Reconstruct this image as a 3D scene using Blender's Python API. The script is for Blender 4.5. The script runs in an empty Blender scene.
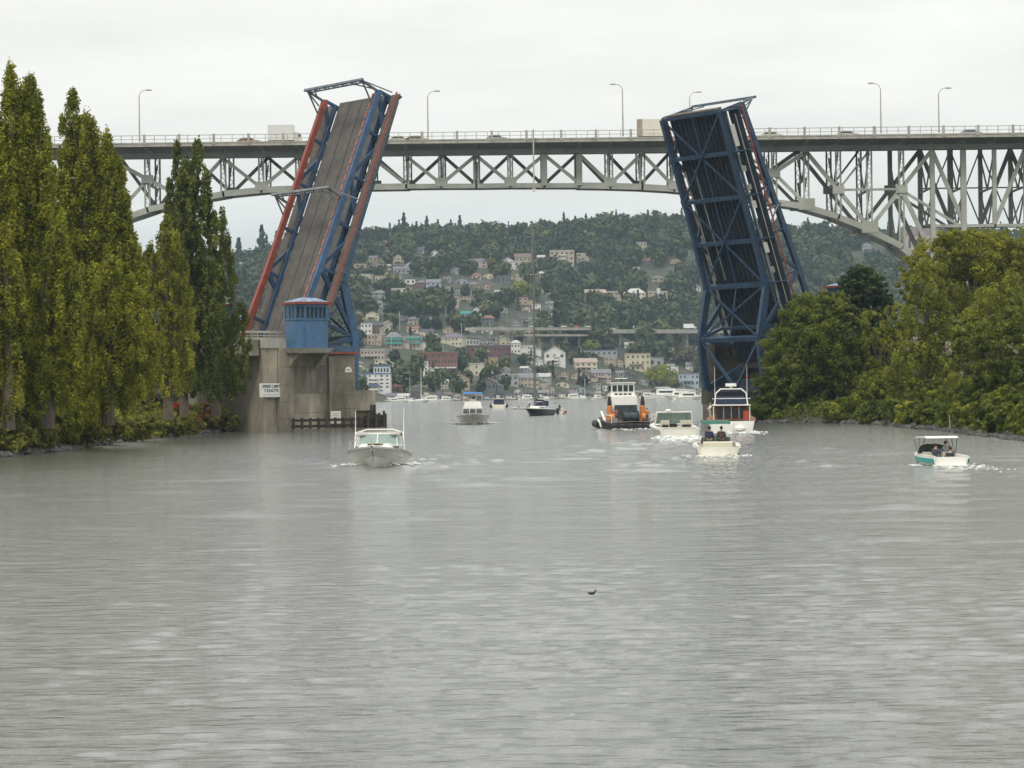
import bpy, math, random
import numpy as np
from mathutils import Vector, Matrix

# ------------------------------------------------------------------ camera, sky, sun, exposure
F = 2400.0; CH = 5.0; PITCH = 7.5/2400; RHO = .0115
SC = bpy.context.scene
COL = SC.collection
cd = bpy.data.cameras.new('camera'); cam = bpy.data.objects.new('camera', cd); COL.objects.link(cam)
cd.sensor_width = 36; cd.lens = F/1024*36; cd.clip_start = .5; cd.clip_end = 9000
cam.matrix_world = Matrix.Translation((0, 0, CH)) @ Matrix.Rotation(math.pi/2+PITCH, 4, 'X') @ Matrix.Rotation(-RHO, 4, 'Z')
SC.camera = cam
SC.view_settings.view_transform = 'Standard'; SC.view_settings.look = 'None'
SC.view_settings.exposure = 0.10; SC.view_settings.gamma = 1
SC.view_settings.use_curve_mapping = False
SC.cycles.use_denoising = True; SC.cycles.denoising_prefilter = 'ACCURATE'; SC.cycles.use_adaptive_sampling = False
SUN_EL, SUN_AZ = 52, 205          # degrees; azimuth clockwise from +Y
w = bpy.data.worlds.new('World'); SC.world = w; w.use_nodes = True
nt = w.node_tree; nt.nodes.clear()
def N(nt, t, **k):
    n = nt.nodes.new(t)
    for a, b in k.items(): setattr(n, a, b)
    return n
out = N(nt, 'ShaderNodeOutputWorld'); mixs = N(nt, 'ShaderNodeMixShader')
sky = N(nt, 'ShaderNodeTexSky', sky_type='NISHITA', sun_disc=False)
sky.sun_elevation = math.radians(SUN_EL); sky.sun_rotation = math.radians(SUN_AZ); sky.air_density = 1.2; sky.dust_density = 3
b1 = N(nt, 'ShaderNodeBackground'); b1.inputs[1].default_value = .1
nt.links.new(sky.outputs[0], b1.inputs[0])
b2 = N(nt, 'ShaderNodeBackground'); b2.inputs[1].default_value = 1.0
tc = N(nt, 'ShaderNodeTexCoord'); sp = N(nt, 'ShaderNodeSeparateXYZ'); nt.links.new(tc.outputs['Generated'], sp.inputs[0])
ramp = N(nt, 'ShaderNodeValToRGB'); nt.links.new(sp.outputs[2], ramp.inputs[0])
cr = ramp.color_ramp; cr.interpolation = 'EASE'
cr.elements[0].position = 0.0; cr.elements[0].color = (.48, .56, .60, 1)
cr.elements[1].position = 1.0; cr.elements[1].color = (1.75, 1.76, 1.75, 1)
for p, c in ((.045, (.64, .69, .70)), (.085, (.84, .855, .82)), (.125, (.95, .945, .90)), (.3, (1.08, 1.07, 1.02)), (.55, (1.22, 1.22, 1.18))):
    e = cr.elements.new(p); e.color = (*c, 1)
mp = N(nt, 'ShaderNodeMapping'); mp.inputs['Scale'].default_value = (5, 5, 26); nt.links.new(tc.outputs['Generated'], mp.inputs[0])
nz = N(nt, 'ShaderNodeTexNoise'); nz.inputs['Scale'].default_value = 1.6; nz.inputs['Detail'].default_value = 6; nz.inputs['Roughness'].default_value = .55
nt.links.new(mp.outputs[0], nz.inputs[0])
mr = N(nt, 'ShaderNodeMapRange'); mr.inputs[1].default_value = .3; mr.inputs[2].default_value = .7; mr.inputs[3].default_value = .93; mr.inputs[4].default_value = 1.06
nt.links.new(nz.outputs[0], mr.inputs[0])
mul = N(nt, 'ShaderNodeVectorMath', operation='SCALE'); nt.links.new(ramp.outputs[0], mul.inputs[0]); nt.links.new(mr.outputs[0], mul.inputs['Scale'])
nt.links.new(mul.outputs[0], b2.inputs[0])
mixs.inputs[0].default_value = .94
nt.links.new(b1.outputs[0], mixs.inputs[1]); nt.links.new(b2.outputs[0], mixs.inputs[2]); nt.links.new(mixs.outputs[0], out.inputs[0])
sd = bpy.data.lights.new('sun', 'SUN'); sd.energy = 1.4; sd.angle = math.radians(14); sd.color = (1, .95, .86)
so = bpy.data.objects.new('sun', sd); COL.objects.link(so)
so.rotation_euler = (math.radians(90-SUN_EL), 0, math.radians(180-SUN_AZ)); so.location = (0, 0, 300)

# ------------------------------------------------------------------ pixel rays -> world
def ray(px, py):
    c, s = math.cos(RHO), math.sin(RHO); a, b = px-512, py-384
    dx = a*c-b*s; dy = a*s+b*c; cp, sp_ = math.cos(PITCH), math.sin(PITCH); u = -dy/F
    return (dx/F, cp-u*sp_, sp_+u*cp)
def at(px, py, Y):
    r = ray(px, py); t = Y/r[1]; return Vector((r[0]*t, Y, r[2]*t+CH))
def onw(px, py, z=0.):
    r = ray(px, py); t = (z-CH)/r[2]; return Vector((r[0]*t, r[1]*t, z))
def pxof(p):
    x, y, z = p[0], p[1], p[2]-CH; cp, sp_ = math.cos(PITCH), math.sin(PITCH)
    f = y*cp+z*sp_; u = -y*sp_+z*cp; dx = F*x/f; dy = -F*u/f; c, s = math.cos(RHO), math.sin(RHO)
    return 512+dx*c+dy*s, 384-dx*s+dy*c
rnd = random.Random(7); rng = np.random.default_rng(11)

# ------------------------------------------------------------------ materials
MATS = {}
def mat(name, col, rough=.6, metal=0., var=.15, scale=2., stain=None, stain_scale=.3, stain_amt=.5, bump=.0, bscale=8., spec=.5, stretch=(1, 1, 1), fine=0):
    if name in MATS: return MATS[name]
    m = bpy.data.materials.new(name); m.use_nodes = True; t = m.node_tree; bs = t.nodes['Principled BSDF']
    bs.inputs['Roughness'].default_value = rough; bs.inputs['Metallic'].default_value = metal
    bs.inputs['Specular IOR Level'].default_value = spec
    tc = N(t, 'ShaderNodeTexCoord'); mp = N(t, 'ShaderNodeMapping'); mp.inputs['Scale'].default_value = stretch
    t.links.new(tc.outputs['Object'], mp.inputs[0])
    n1 = N(t, 'ShaderNodeTexNoise'); n1.inputs['Scale'].default_value = scale; n1.inputs['Detail'].default_value = 5; t.links.new(mp.outputs[0], n1.inputs[0])
    mr = N(t, 'ShaderNodeMapRange'); mr.inputs[1].default_value = .3; mr.inputs[2].default_value = .7; mr.inputs[3].default_value = 1-var; mr.inputs[4].default_value = 1+var
    t.links.new(n1.outputs[0], mr.inputs[0])
    sc = N(t, 'ShaderNodeVectorMath', operation='SCALE'); sc.inputs[0].default_value = col; t.links.new(mr.outputs[0], sc.inputs['Scale'])
    last = sc.outputs[0]
    if stain:
        n2 = N(t, 'ShaderNodeTexNoise'); n2.inputs['Scale'].default_value = stain_scale; n2.inputs['Detail'].default_value = 7; n2.inputs['Roughness'].default_value = .65
        t.links.new(mp.outputs[0], n2.inputs[0])
        m2 = N(t, 'ShaderNodeMapRange'); m2.inputs[1].default_value = .45; m2.inputs[2].default_value = .68; m2.inputs[3].default_value = 0; m2.inputs[4].default_value = stain_amt
        t.links.new(n2.outputs[0], m2.inputs[0])
        mx = N(t, 'ShaderNodeMix', data_type='RGBA'); t.links.new(m2.outputs[0], mx.inputs[0]); t.links.new(last, mx.inputs[6]); mx.inputs[7].default_value = (*stain, 1)
        last = mx.outputs[2]
    t.links.new(last, bs.inputs['Base Color'])
    if bump:
        n3 = N(t, 'ShaderNodeTexNoise'); n3.inputs['Scale'].default_value = bscale; n3.inputs['Detail'].default_value = 6; t.links.new(tc.outputs['Object'], n3.inputs[0])
        bp = N(t, 'ShaderNodeBump'); bp.inputs['Strength'].default_value = bump; bp.inputs['Distance'].default_value = .1; t.links.new(n3.outputs[0], bp.inputs['Height']); t.links.new(bp.outputs[0], bs.inputs['Normal'])
    MATS[name] = m; return m
def leafmat(name, c0, c1, c2=None, trans=.25):
    if name in MATS: return MATS[name]
    m = bpy.data.materials.new(name); m.use_nodes = True; t = m.node_tree; bs = t.nodes['Principled BSDF']; bs.inputs['Roughness'].default_value = .65
    bs.inputs['Specular IOR Level'].default_value = .2
    at_ = N(t, 'ShaderNodeAttribute', attribute_name='tint'); rp = N(t, 'ShaderNodeValToRGB'); t.links.new(at_.outputs['Fac'], rp.inputs[0])
    rp.color_ramp.elements[0].color = (*c0, 1); rp.color_ramp.elements[1].color = (*c1, 1)
    if c2:
        e = rp.color_ramp.elements.new(.93); e.color = (*c1, 1); rp.color_ramp.elements[-1].color = (*c2, 1)
    t.links.new(rp.outputs[0], bs.inputs['Base Color'])
    tr = N(t, 'ShaderNodeBsdfTranslucent'); t.links.new(rp.outputs[0], tr.inputs[0]); mx = N(t, 'ShaderNodeMixShader'); mx.inputs[0].default_value = trans
    o = t.nodes['Material Output']; t.links.new(bs.outputs[0], mx.inputs[1]); t.links.new(tr.outputs[0], mx.inputs[2]); t.links.new(mx.outputs[0], o.inputs[0])
    MATS[name] = m; return m
def glass(name, col, rough=.08):
    if name in MATS: return MATS[name]
    m = mat(name, col, rough, 0, .05, 1); return m

BLUE = mat('bridge_blue', (.040, .100, .190), .55, 0, .3, .8, (.13, .105, .085), .5, .32)
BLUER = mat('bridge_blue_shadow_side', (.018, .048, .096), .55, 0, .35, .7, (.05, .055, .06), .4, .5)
DKST = mat('dark_steel', (.014, .022, .036), .8, 0, .3, 1)
BLUED = mat('bridge_blue_dark', (.024, .066, .14), .55, 0, .3, .7, (.06, .06, .06), .4, .5)  # deeper blue with grey mottling for webs, floor beams and kerbs
RED = mat('bridge_red', (.25, .055, .036), .6, 0, .2, 1, (.18, .06, .04), .5, .5)
ORANGE = mat('kerb_orange', (.36, .11, .06), .6, 0, .25, 1.2, (.1, .06, .05), .7, .7)
ROADL = mat('leaf_roadway', (.098, .090, .080), .85, 0, .2, 1.2, (.06, .055, .05), .35, .7, .2, 6)
WALKL = mat('leaf_walkway', (.115, .098, .086), .85, 0, .2, 1.5, (.07, .06, .055), .4, .6)
CONC = mat('pier_concrete', (.34, .305, .235), .9, 0, .25, .9, (.11, .095, .072), .16, .95, .5, 5, stretch=(1, 1, .35))
CONCL = mat('light_concrete', (.40, .38, .33), .9, 0, .15, 1, (.2, .19, .16), .3, .6, .3, 6, stretch=(1, 1, .4))
CONCD = mat('dark_concrete', (.13, .112, .085), .8, 0, .3, .8, (.05, .045, .035), .3, .8, .4, 5)  # darker concrete for base blocks, approach soffit, counterweight and joint lines
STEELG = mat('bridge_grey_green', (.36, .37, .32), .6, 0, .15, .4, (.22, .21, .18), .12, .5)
STEELD = mat('bridge_grey_shaded', (.24, .24, .215), .6, 0, .2, .4)  # darker copy of the grey-green, with under-deck shade put into its colour
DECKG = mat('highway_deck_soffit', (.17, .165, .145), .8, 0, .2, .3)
WOODD = mat('creosote_timber', (.035, .028, .022), .85, 0, .35, 2, (.10, .09, .07), 1, .5, .4, 10, stretch=(1, 1, .3))
BARK = mat('bark', (.12, .095, .07), .95, 0, .3, 3, None, 1, 0, .7, 6, stretch=(1, 1, .3))
WHITE = mat('boat_white', (.80, .79, .73), .3, 0, .04, 1.5, (.55, .53, .45), .6, .3)
CREAM = mat('boat_cream', (.72, .69, .58), .35, 0, .05, 1.5)
BOOT = mat('boat_dark_bottom', (.03, .035, .045), .5, 0, .2, 2)
CHROME = mat('stainless', (.62, .62, .6), .3, .7, .05, 2)
BLK = mat('black_rubber', (.02, .02, .021), .7, 0, .3, 3)
NAVY = mat('navy_canvas', (.018, .028, .06), .85, 0, .2, 3)
GREENC = mat('green_canvas', (.018, .10, .065), .8, 0, .2, 3)
BLUEC = mat('blue_canvas', (.05, .23, .62), .7, 0, .1, 3)
WIN = glass('boat_window', (.03, .04, .045))
WING = mat('tinted_windscreen', (.20, .27, .24), .12, 0, .2, 1.2)
VINYL = mat('cream_vinyl', (.58, .55, .45), .6, 0, .08, 3)
TEAK = mat('teak', (.25, .11, .05), .6, 0, .2, 4)
ORG = mat('tug_orange', (.56, .21, .045), .5, 0, .12, 2, (.4, .12, .03), 1, .5)
TEAL = mat('teal_gelcoat', (.03, .33, .28), .3, 0, .08, 2)
FOAM = mat('foam_white', (.62, .64, .61), .9, 0, .08, 3)
ROCK = mat('bank_rock', (.085, .08, .072), .9, 0, .45, 1.0, (.05, .05, .045), .8, .7, .5, 3)
EARTH = mat('bank_earth', (.045, .042, .024), .95, 0, .4, .35, (.02, .03, .012), .15, .8, .5, 2)
SIGNW = mat('sign_white', (.72, .72, .68), .6, 0, .04, 1)
TXT = mat('sign_lettering', (.03, .03, .03), .7, 0, .05, 1)
LF_POP = leafmat('poplar_leaves', (.085, .105, .012), (.42, .42, .045), (.52, .49, .055), .5)
LF_POPD = leafmat('dark_poplar_leaves', (.06, .08, .018), (.23, .26, .055), (.30, .31, .07), .45)
LF_OAK = leafmat('broadleaf_leaves', (.050, .072, .012), (.22, .25, .036), (.28, .29, .045), .4)
LF_YEL = leafmat('yellowing_leaves', (.10, .12, .014), (.38, .37, .042), (.44, .41, .05), .45)
LF_WIL = leafmat('willow_leaves', (.08, .105, .014), (.36, .37, .048), (.42, .41, .055), .45)
LF_PIN = leafmat('pine_needles', (.022, .040, .014), (.085, .11, .03), (.12, .14, .04))
LF_BUSH = leafmat('bramble_leaves', (.070, .080, .016), (.29, .28, .045), (.40, .35, .06), .3)
LF_BRWN = leafmat('rusty_leaves', (.12, .06, .02), (.27, .13, .05), (.30, .2, .05))
LF_HILL = leafmat('far_tree_leaves', (.018, .032, .016), (.092, .108, .040), (.15, .15, .05), trans=.1)
LF_HILC = leafmat('far_conifer_needles', (.012, .026, .014), (.04, .055, .024), (.055, .07, .03), trans=.05)

# ------------------------------------------------------------------ mesh builder
def tag(o, label=None, cat=None, group=None, kind=None):
    if label: o['label'] = label
    if cat: o['category'] = cat
    if group: o['group'] = group
    if kind: o['kind'] = kind
    return o
MW = {}
def thing(name, loc=(0, 0, 0), rz=0., label=None, cat=None, group=None):
    o = bpy.data.objects.new(name, None); COL.objects.link(o); o.empty_display_size = .3
    o.location = loc; o.rotation_euler = (0, 0, rz)
    MW[o.name] = Matrix.Translation(loc) @ Matrix.Rotation(rz, 4, 'Z')
    return tag(o, label, cat, group)
class MB:
    def __init__(s, M=None): s.v = []; s.f = []; s.mi = []; s.M = M; s.cur = 0
    def add(s, vs, fs):
        b = len(s.v); s.v += [tuple(p) for p in vs]
        for f in fs: s.f.append(tuple(i+b for i in f)); s.mi.append(s.cur)
        return s
    def mat(s, i): s.cur = i; return s
    def hexa(s, p):   # 8 corners: bottom 0-3 ccw, top 4-7
        return s.add(p, [(3, 2, 1, 0), (4, 5, 6, 7), (0, 1, 5, 4), (1, 2, 6, 5), (2, 3, 7, 6), (3, 0, 4, 7)])
    def box(s, x0, x1, y0, y1, z0, z1, M=None):
        p = [Vector(q) for q in ((x0, y0, z0), (x1, y0, z0), (x1, y1, z0), (x0, y1, z0), (x0, y0, z1), (x1, y0, z1), (x1, y1, z1), (x0, y1, z1))]
        if M is not None: p = [M @ q for q in p]
        return s.hexa(p)
    def bar(s, a, b, w, h=None, up=(0, 0, 1)):
        a, b = Vector(a), Vector(b); h = h or w; d = (b-a)
        if d.length < 1e-6: return s
        d.normalize(); up = Vector(up)
        if abs(d.dot(up)) > .98: up = Vector((1, 0, 0)) if abs(d.x) < .9 else Vector((0, 1, 0))
        sx = d.cross(up).normalized(); sz = sx.cross(d).normalized()
        c = []
        for p in (a, b):
            for i, j in ((-1, -1), (1, -1), (1, 1), (-1, 1)): c.append(p+sx*(i*w/2)+sz*(j*h/2))
        return s.hexa(c)
    def tube(s, a, b, r0, r1=None, n=8, cap=True):
        a, b = Vector(a), Vector(b); r1 = r0 if r1 is None else r1; d = (b-a).normalized(); up = Vector((0, 0, 1))
        if abs(d.z) > .95: up = Vector((1, 0, 0))
        x = d.cross(up).normalized(); y = d.cross(x)
        vs = [a+(x*math.cos(t)+y*math.sin(t))*r0 for t in [2*math.pi*i/n for i in range(n)]]+[b+(x*math.cos(t)+y*math.sin(t))*r1 for t in [2*math.pi*i/n for i in range(n)]]
        fs = [(i, n+i, n+(i+1) % n, (i+1) % n) for i in range(n)]
        if cap: fs += [tuple(range(n)), tuple(range(2*n-1, n-1, -1))]
        return s.add(vs, fs)
    def path(s, pts, r, n=6):
        for a, b in zip(pts[:-1], pts[1:]): s.tube(a, b, r, r, n)
        return s
    def lathe(s, c, prof, n=12):   # prof list (r,z)
        c = Vector(c); vs = []
        for r, z in prof:
            for i in range(n): vs.append(c+Vector((r*math.cos(2*math.pi*i/n), r*math.sin(2*math.pi*i/n), z)))
        fs = []
        for k in range(len(prof)-1):
            for i in range(n): fs.append((k*n+i, k*n+(i+1) % n, (k+1)*n+(i+1) % n, (k+1)*n+i))
        fs += [tuple(range(n-1, -1, -1)), tuple(range((len(prof)-1)*n, len(prof)*n))]
        return s.add(vs, fs)
    def loft(s, rings, closed=True, caps=True):
        n = len(rings[0]); vs = [p for r in rings for p in r]; fs = []
        for k in range(len(rings)-1):
            for i in range(n if closed else n-1): fs.append((k*n+i, k*n+(i+1) % n, (k+1)*n+(i+1) % n, (k+1)*n+i))
        if caps and closed: fs += [tuple(range(n-1, -1, -1)), tuple(range((len(rings)-1)*n, len(rings)*n))]
        return s.add(vs, fs)
    def prism(s, poly, vec):
        n = len(poly); vec = Vector(vec); vs = [Vector(p) for p in poly]+[Vector(p)+vec for p in poly]
        return s.add(vs, [tuple(range(n-1, -1, -1)), tuple(range(n, 2*n))]+[(i, (i+1) % n, n+(i+1) % n, n+i) for i in range(n)])
    def ball(s, c, r, n=8, m=6, sx=1, sy=1, sz=1):
        c = Vector(c); prof = []
        rings = []
        for k in range(m+1):
            t = math.pi*k/m; rr = max(math.sin(t), .02)*r; z = -math.cos(t)*r
            rings.append([c+Vector((rr*math.cos(2*math.pi*i/n)*sx, rr*math.sin(2*math.pi*i/n)*sy, z*sz)) for i in range(n)])
        return s.loft(rings)
    def build(s, name, mats, parent=None, smooth=False, label=None, **tg):
        if not isinstance(mats, (list, tuple)): mats = [mats]
        v = np.array([tuple(p) for p in s.v], dtype=float).reshape(-1, 3)
        if s.M is not None:
            M = np.array(s.M); v = v @ M[:3, :3].T + M[:3, 3]
        W = Matrix.Identity(4)
        if parent is not None:
            W = MW[parent.name]; Mi = np.array(W.inverted()); v = v @ Mi[:3, :3].T + Mi[:3, 3]
            org = Vector((0, 0, 0))
        else:
            org = Vector(((v[:, 0].min()+v[:, 0].max())/2, (v[:, 1].min()+v[:, 1].max())/2, v[:, 2].min())); v = v-np.array(org)
        me = bpy.data.meshes.new(name); me.from_pydata([tuple(p) for p in v], [], s.f)
        for m in mats: me.materials.append(m)
        if len(mats) > 1: me.polygons.foreach_set('material_index', s.mi)
        if smooth: me.shade_smooth()
        o = bpy.data.objects.new(name, me); COL.objects.link(o)
        if parent is not None: o.parent = parent
        else: o.location = org
        MW[o.name] = W if parent is not None else Matrix.Translation(org)
        return tag(o, label, **tg)
def copy_tree(o, parent=None):
    c = o.copy(); COL.objects.link(c)
    if parent is not None: c.parent = parent
    for ch in list(o.children): copy_tree(ch, c)
    return c
def grid_mesh(name, V, nx, ny, m, uvsmooth=True, **tg):
    idx = np.arange(nx*ny).reshape(ny, nx)
    q = np.stack([idx[:-1, :-1], idx[:-1, 1:], idx[1:, 1:], idx[1:, :-1]], -1).reshape(-1, 4)
    return quads_mesh(name, V, q, m, smooth=uvsmooth, **tg)
def quads_mesh(name, V, q, m, smooth=False, tint=None, parent=None, loc=None, **tg):
    me = bpy.data.meshes.new(name)
    V = np.asarray(V, dtype=np.float32)
    if parent is not None:
        Mi = np.array(MW[parent.name].inverted()); V = (V @ Mi[:3, :3].T + Mi[:3, 3]).astype(np.float32)
    elif loc is not None: V = V-np.array(loc, dtype=np.float32)
    me.vertices.add(len(V)); me.vertices.foreach_set('co', V.ravel())
    k = q.shape[1]; me.loops.add(q.size); me.loops.foreach_set('vertex_index', q.ravel().astype(np.int32))
    me.polygons.add(len(q)); me.polygons.foreach_set('loop_start', np.arange(0, q.size, k, dtype=np.int32)); me.polygons.foreach_set('loop_total', np.full(len(q), k, dtype=np.int32))
    if smooth: me.polygons.foreach_set('use_smooth', np.ones(len(q), dtype=bool))
    if tint is not None:
        a = me.attributes.new('tint', 'FLOAT', 'POINT'); a.data.foreach_set('value', np.asarray(tint, dtype=np.float32))
    me.update(calc_edges=True); me.materials.append(m)
    o = bpy.data.objects.new(name, me); COL.objects.link(o)
    if parent is not None: o.parent = parent
    elif loc is not None: o.location = loc
    MW[o.name] = Matrix.Identity(4)
    return tag(o, **tg)
def leaf_quads(P, Nrm, size, tint, aspect=1.5):
    n = len(P); R = rng.normal(size=(n, 3)); T = np.cross(Nrm, R); T /= np.linalg.norm(T, axis=1, keepdims=True)+1e-9
    B = np.cross(Nrm, T); B /= np.linalg.norm(B, axis=1, keepdims=True)+1e-9
    s = size[:, None]; hx = T*s*.5*aspect; hy = B*s*.5
    V = np.stack([P-hx, P-hy, P+hx, P+hy], 1).reshape(-1, 3)   # rhombic leaf clump
    q = np.arange(4*n).reshape(n, 4); return V, q, np.repeat(tint, 4)
def clump_leaves(C, rad, per, size, tintc, jitter=.12, flat=1.0):
    """C (n,3) clump centres, rad (n,3) radii, per leaves each"""
    n = len(C); D = rng.normal(size=(n, per, 3)); D /= np.linalg.norm(D, axis=2, keepdims=True)
    r = rng.uniform(.45, 1.0, size=(n, per, 1))
    P = (C[:, None, :]+D*r*rad[:, None, :]).reshape(-1, 3)
    Nn = (D.reshape(-1, 3)+rng.normal(size=(n*per, 3))*.55); Nn /= np.linalg.norm(Nn, axis=1, keepdims=True)
    sz = size*rng.uniform(.6, 1.35, n*per); t = np.clip(np.repeat(tintc, per)+rng.normal(size=n*per)*jitter, 0, 1)
    return leaf_quads(P, Nn, sz, t)
def merge(parts):
    Vs, qs, ts, o = [], [], [], 0
    for V, q, t in parts: Vs.append(V); qs.append(q+o); ts.append(t); o += len(V)
    return np.concatenate(Vs), np.concatenate(qs), np.concatenate(ts)
# ------------------------------------------------------------------ water
def waterm():
    m = bpy.data.materials.new('canal_water'); m.use_nodes = True; t = m.node_tree; bs = t.nodes['Principled BSDF']
    bs.inputs['Base Color'].default_value = (.125, .132, .116, 1); bs.inputs['Roughness'].default_value = .07; bs.inputs['IOR'].default_value = 1.42; bs.inputs['Coat Weight'].default_value = .75; bs.inputs['Coat Roughness'].default_value = .12; bs.inputs['Coat IOR'].default_value = 1.5
    tc = N(t, 'ShaderNodeTexCoord')
    prev = None
    for sc_, st, dist, det in (((.45, 2.0, 1), 1., .17, 6), ((1.7, 6.5, 1), 1., .05, 5)):
        mp = N(t, 'ShaderNodeMapping'); mp.inputs['Scale'].default_value = sc_; mp.inputs['Rotation'].default_value = (0, 0, .12); t.links.new(tc.outputs['Object'], mp.inputs[0])
        n = N(t, 'ShaderNodeTexNoise'); n.inputs['Scale'].default_value = 1; n.inputs['Detail'].default_value = det; n.inputs['Distortion'].default_value = 0; n.inputs['Roughness'].default_value = .6; t.links.new(mp.outputs[0], n.inputs[0])
        b = N(t, 'ShaderNodeBump'); b.inputs['Strength'].default_value = st; b.inputs['Distance'].default_value = dist; t.links.new(n.outputs[0], b.inputs['Height'])
        if prev: t.links.new(prev.outputs[0], b.inputs['Normal'])
        prev = b
    t.links.new(prev.outputs[0], bs.inputs['Normal']); t.links.new(prev.outputs[0], bs.inputs['Coat Normal'])
    return m
WATER = waterm()
def waves(X, Y, step):
    Z = np.zeros_like(X); r = np.random.default_rng(3)
    for i in range(150):
        L = 10**r.uniform(math.log10(.38), math.log10(2.6)); a = .0046*L/(1+(L/.8)**2.4)
        th = math.pi/2+r.normal()*.30+.06; k = 2*math.pi/L
        fade = np.clip((L/step-2.5)/3, 0, 1)
        ph = r.uniform(0, 6.28); s_ = np.sin(k*(X*math.cos(th)+Y*math.sin(th))+ph)
        Z += a*fade*s_*.62
    for i in range(34):
        L = r.uniform(2.2, 8.5); th = math.pi/2+r.normal()*.5+.1; k = 2*math.pi/L
        Z += .0014*L*np.clip((L/step-2.2)/2, 0, 1)*np.sin(k*(X*math.cos(th)+Y*math.sin(th))+r.uniform(0, 6.28))*(.22+.78*np.clip((Y-70)/90, 0, 1))*.9
    return Z
ys = [22.0]
while ys[-1] < 620: ys.append(ys[-1]+max(.10, ys[-1]**2/26000))
ys = np.array(ys); nx = 760
U_ = np.linspace(-.30, .30, nx)
XX = U_[None, :]*(ys[:, None]+30); YY = np.repeat(ys[:, None], nx, 1)
stp = np.maximum(np.gradient(ys)[:, None], (.6/nx)*(YY+30))
ZZ = waves(XX, YY, stp)
for wx, wy, hd, amp in ((-8.5, 160, -92, .16), (-5.5, 345, -90, .2), (14.3, 217, 95, .2), (23, 256, 86, .16), (14.5, 173, 88, .15), (26.3, 150, 99, .12), (13.8, 300, 97, .2)):
    h_ = math.radians(hd); dx_, dy_ = XX-wx, YY-wy; bk = -(dx_*math.cos(h_)+dy_*math.sin(h_))+3; lt = np.abs(-dx_*math.sin(h_)+dy_*math.cos(h_))
    for q_ in range(3):
        cr_ = 1.2+np.maximum(bk, 0)*.33-q_*2.2; wd = .8+bk*.012; ZZ += np.where((bk > 0) & (cr_ > 0), 1.15*amp*(.75**q_)*np.exp(-np.maximum(bk, 0)/45)*np.exp(-((lt-cr_)/wd)**2)*(1+.35*np.sin(bk*1.3+lt*.7)), 0)
    ZZ += np.where((bk > 6) & (lt < 2.5), .05*np.sin(bk*2.6+lt*3)*np.sin(lt*4+bk)*np.exp(-bk/40), 0)
edge = np.minimum(1, np.minimum((U_+.30), (.30-U_))/.02)[None, :]; ZZ *= edge; ZZ *= np.clip((ys[-1]-YY)/80, 0, 1)
grid_mesh('water', np.stack([XX, YY, ZZ], -1).reshape(-1, 3), nx, len(ys), WATER, kind='structure')
YE = float(ys[-1])
m_ = MB(); m_.add([(-1490, -50, -.03), (1490, -50, -.03), (1490, 22, -.03), (-1490, 22, -.03)], [(0, 1, 2, 3)])
m_.add([(-1490, 22, -.03), (-.3*52-.02, 22, -.03), (-.3*(YE+30), YE, -.03), (-1490, YE, -.03)], [(0, 1, 2, 3)])
m_.add([(.3*52+.02, 22, -.03), (1490, 22, -.03), (1490, YE, -.03), (.3*(YE+30), YE, -.03)], [(0, 1, 2, 3)])
m_.add([(-1490, YE, -.0), (1490, YE, -.0), (1490, 2100, -.0), (-1490, 2100, -.0)], [(0, 1, 2, 3)])
m_.build('water', WATER, kind='structure')

# ------------------------------------------------------------------ canal banks
def bank(name, line, out, y0, y1):
    ys = np.arange(y0, y1, 2.5); offs = np.array([-2.5, -.6, .5, 2, 4, 8, 14, 24, 50, 110, 260, 600]); zz = np.array([-2, -.5, .5, 1.1, 1.8, 2.4, 2.8, 3.2, 3.8, 5, 9, 16])
    lx = np.interp(ys, [a for a, _ in line], [b for _, b in line])
    r = np.random.default_rng(5); V = []
    for i, y in enumerate(ys):
        for o_, z in zip(offs, zz): V.append((lx[i]+out*o_+r.normal()*.25*(o_ < 20), y, z+(r.normal()*.18 if -.6 < o_ < 30 else 0)))
    grid_mesh(name, np.array(V), len(offs), len(ys), EARTH, kind='structure')
LB = [(-50, -44), (205, -43.7), (225, -42.5), (273, -44.2), (317, -41.2), (336, -38), (350, -40), (420, -52), (520, -90)]
RB = [(-50, 52), (217, 47), (276, 49.5), (325, 50), (342, 46), (350, 38), (360, 36.5), (372, 40), (410, 43), (520, 52), (660, 80)]
bank('bank_terrain', LB, -1, -50, 522); bank('bank_terrain', RB, 1, -50, 660)
def lineX(line, y): return float(np.interp(y, [a for a, _ in line], [b for _, b in line]))
def rocks(name, line, out, y0, y1, n, label):
    mb = MB()
    for i in range(n):
        y = rnd.uniform(y0, y1); o_ = rnd.uniform(-1.1, 1.0); x = lineX(line, y)+out*o_; z = .05+max(0, o_)*.45; r = rnd.uniform(.18, .6)
        b = len(mb.v); mb.ball((x, y, z), r, 6, 4, rnd.uniform(.8, 1.5), rnd.uniform(.8, 1.3), rnd.uniform(.5, .8))
        for k in range(b, len(mb.v)):
            p = mb.v[k]; mb.v[k] = (p[0]+rnd.uniform(-.12, .12)*r*2, p[1]+rnd.uniform(-.12, .12)*r*2, p[2]+rnd.uniform(-.12, .12)*r*2)
    mb.build(name, ROCK, label=label, cat='rocks', kind='stuff')
rocks('riprap', LB, -1, 150, 338, 1500, 'grey broken rocks heaped along the left bank waterline')
rocks('riprap', RB, 1, 190, 400, 900, 'dark broken rocks along the waterline under the right bank trees')

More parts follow.
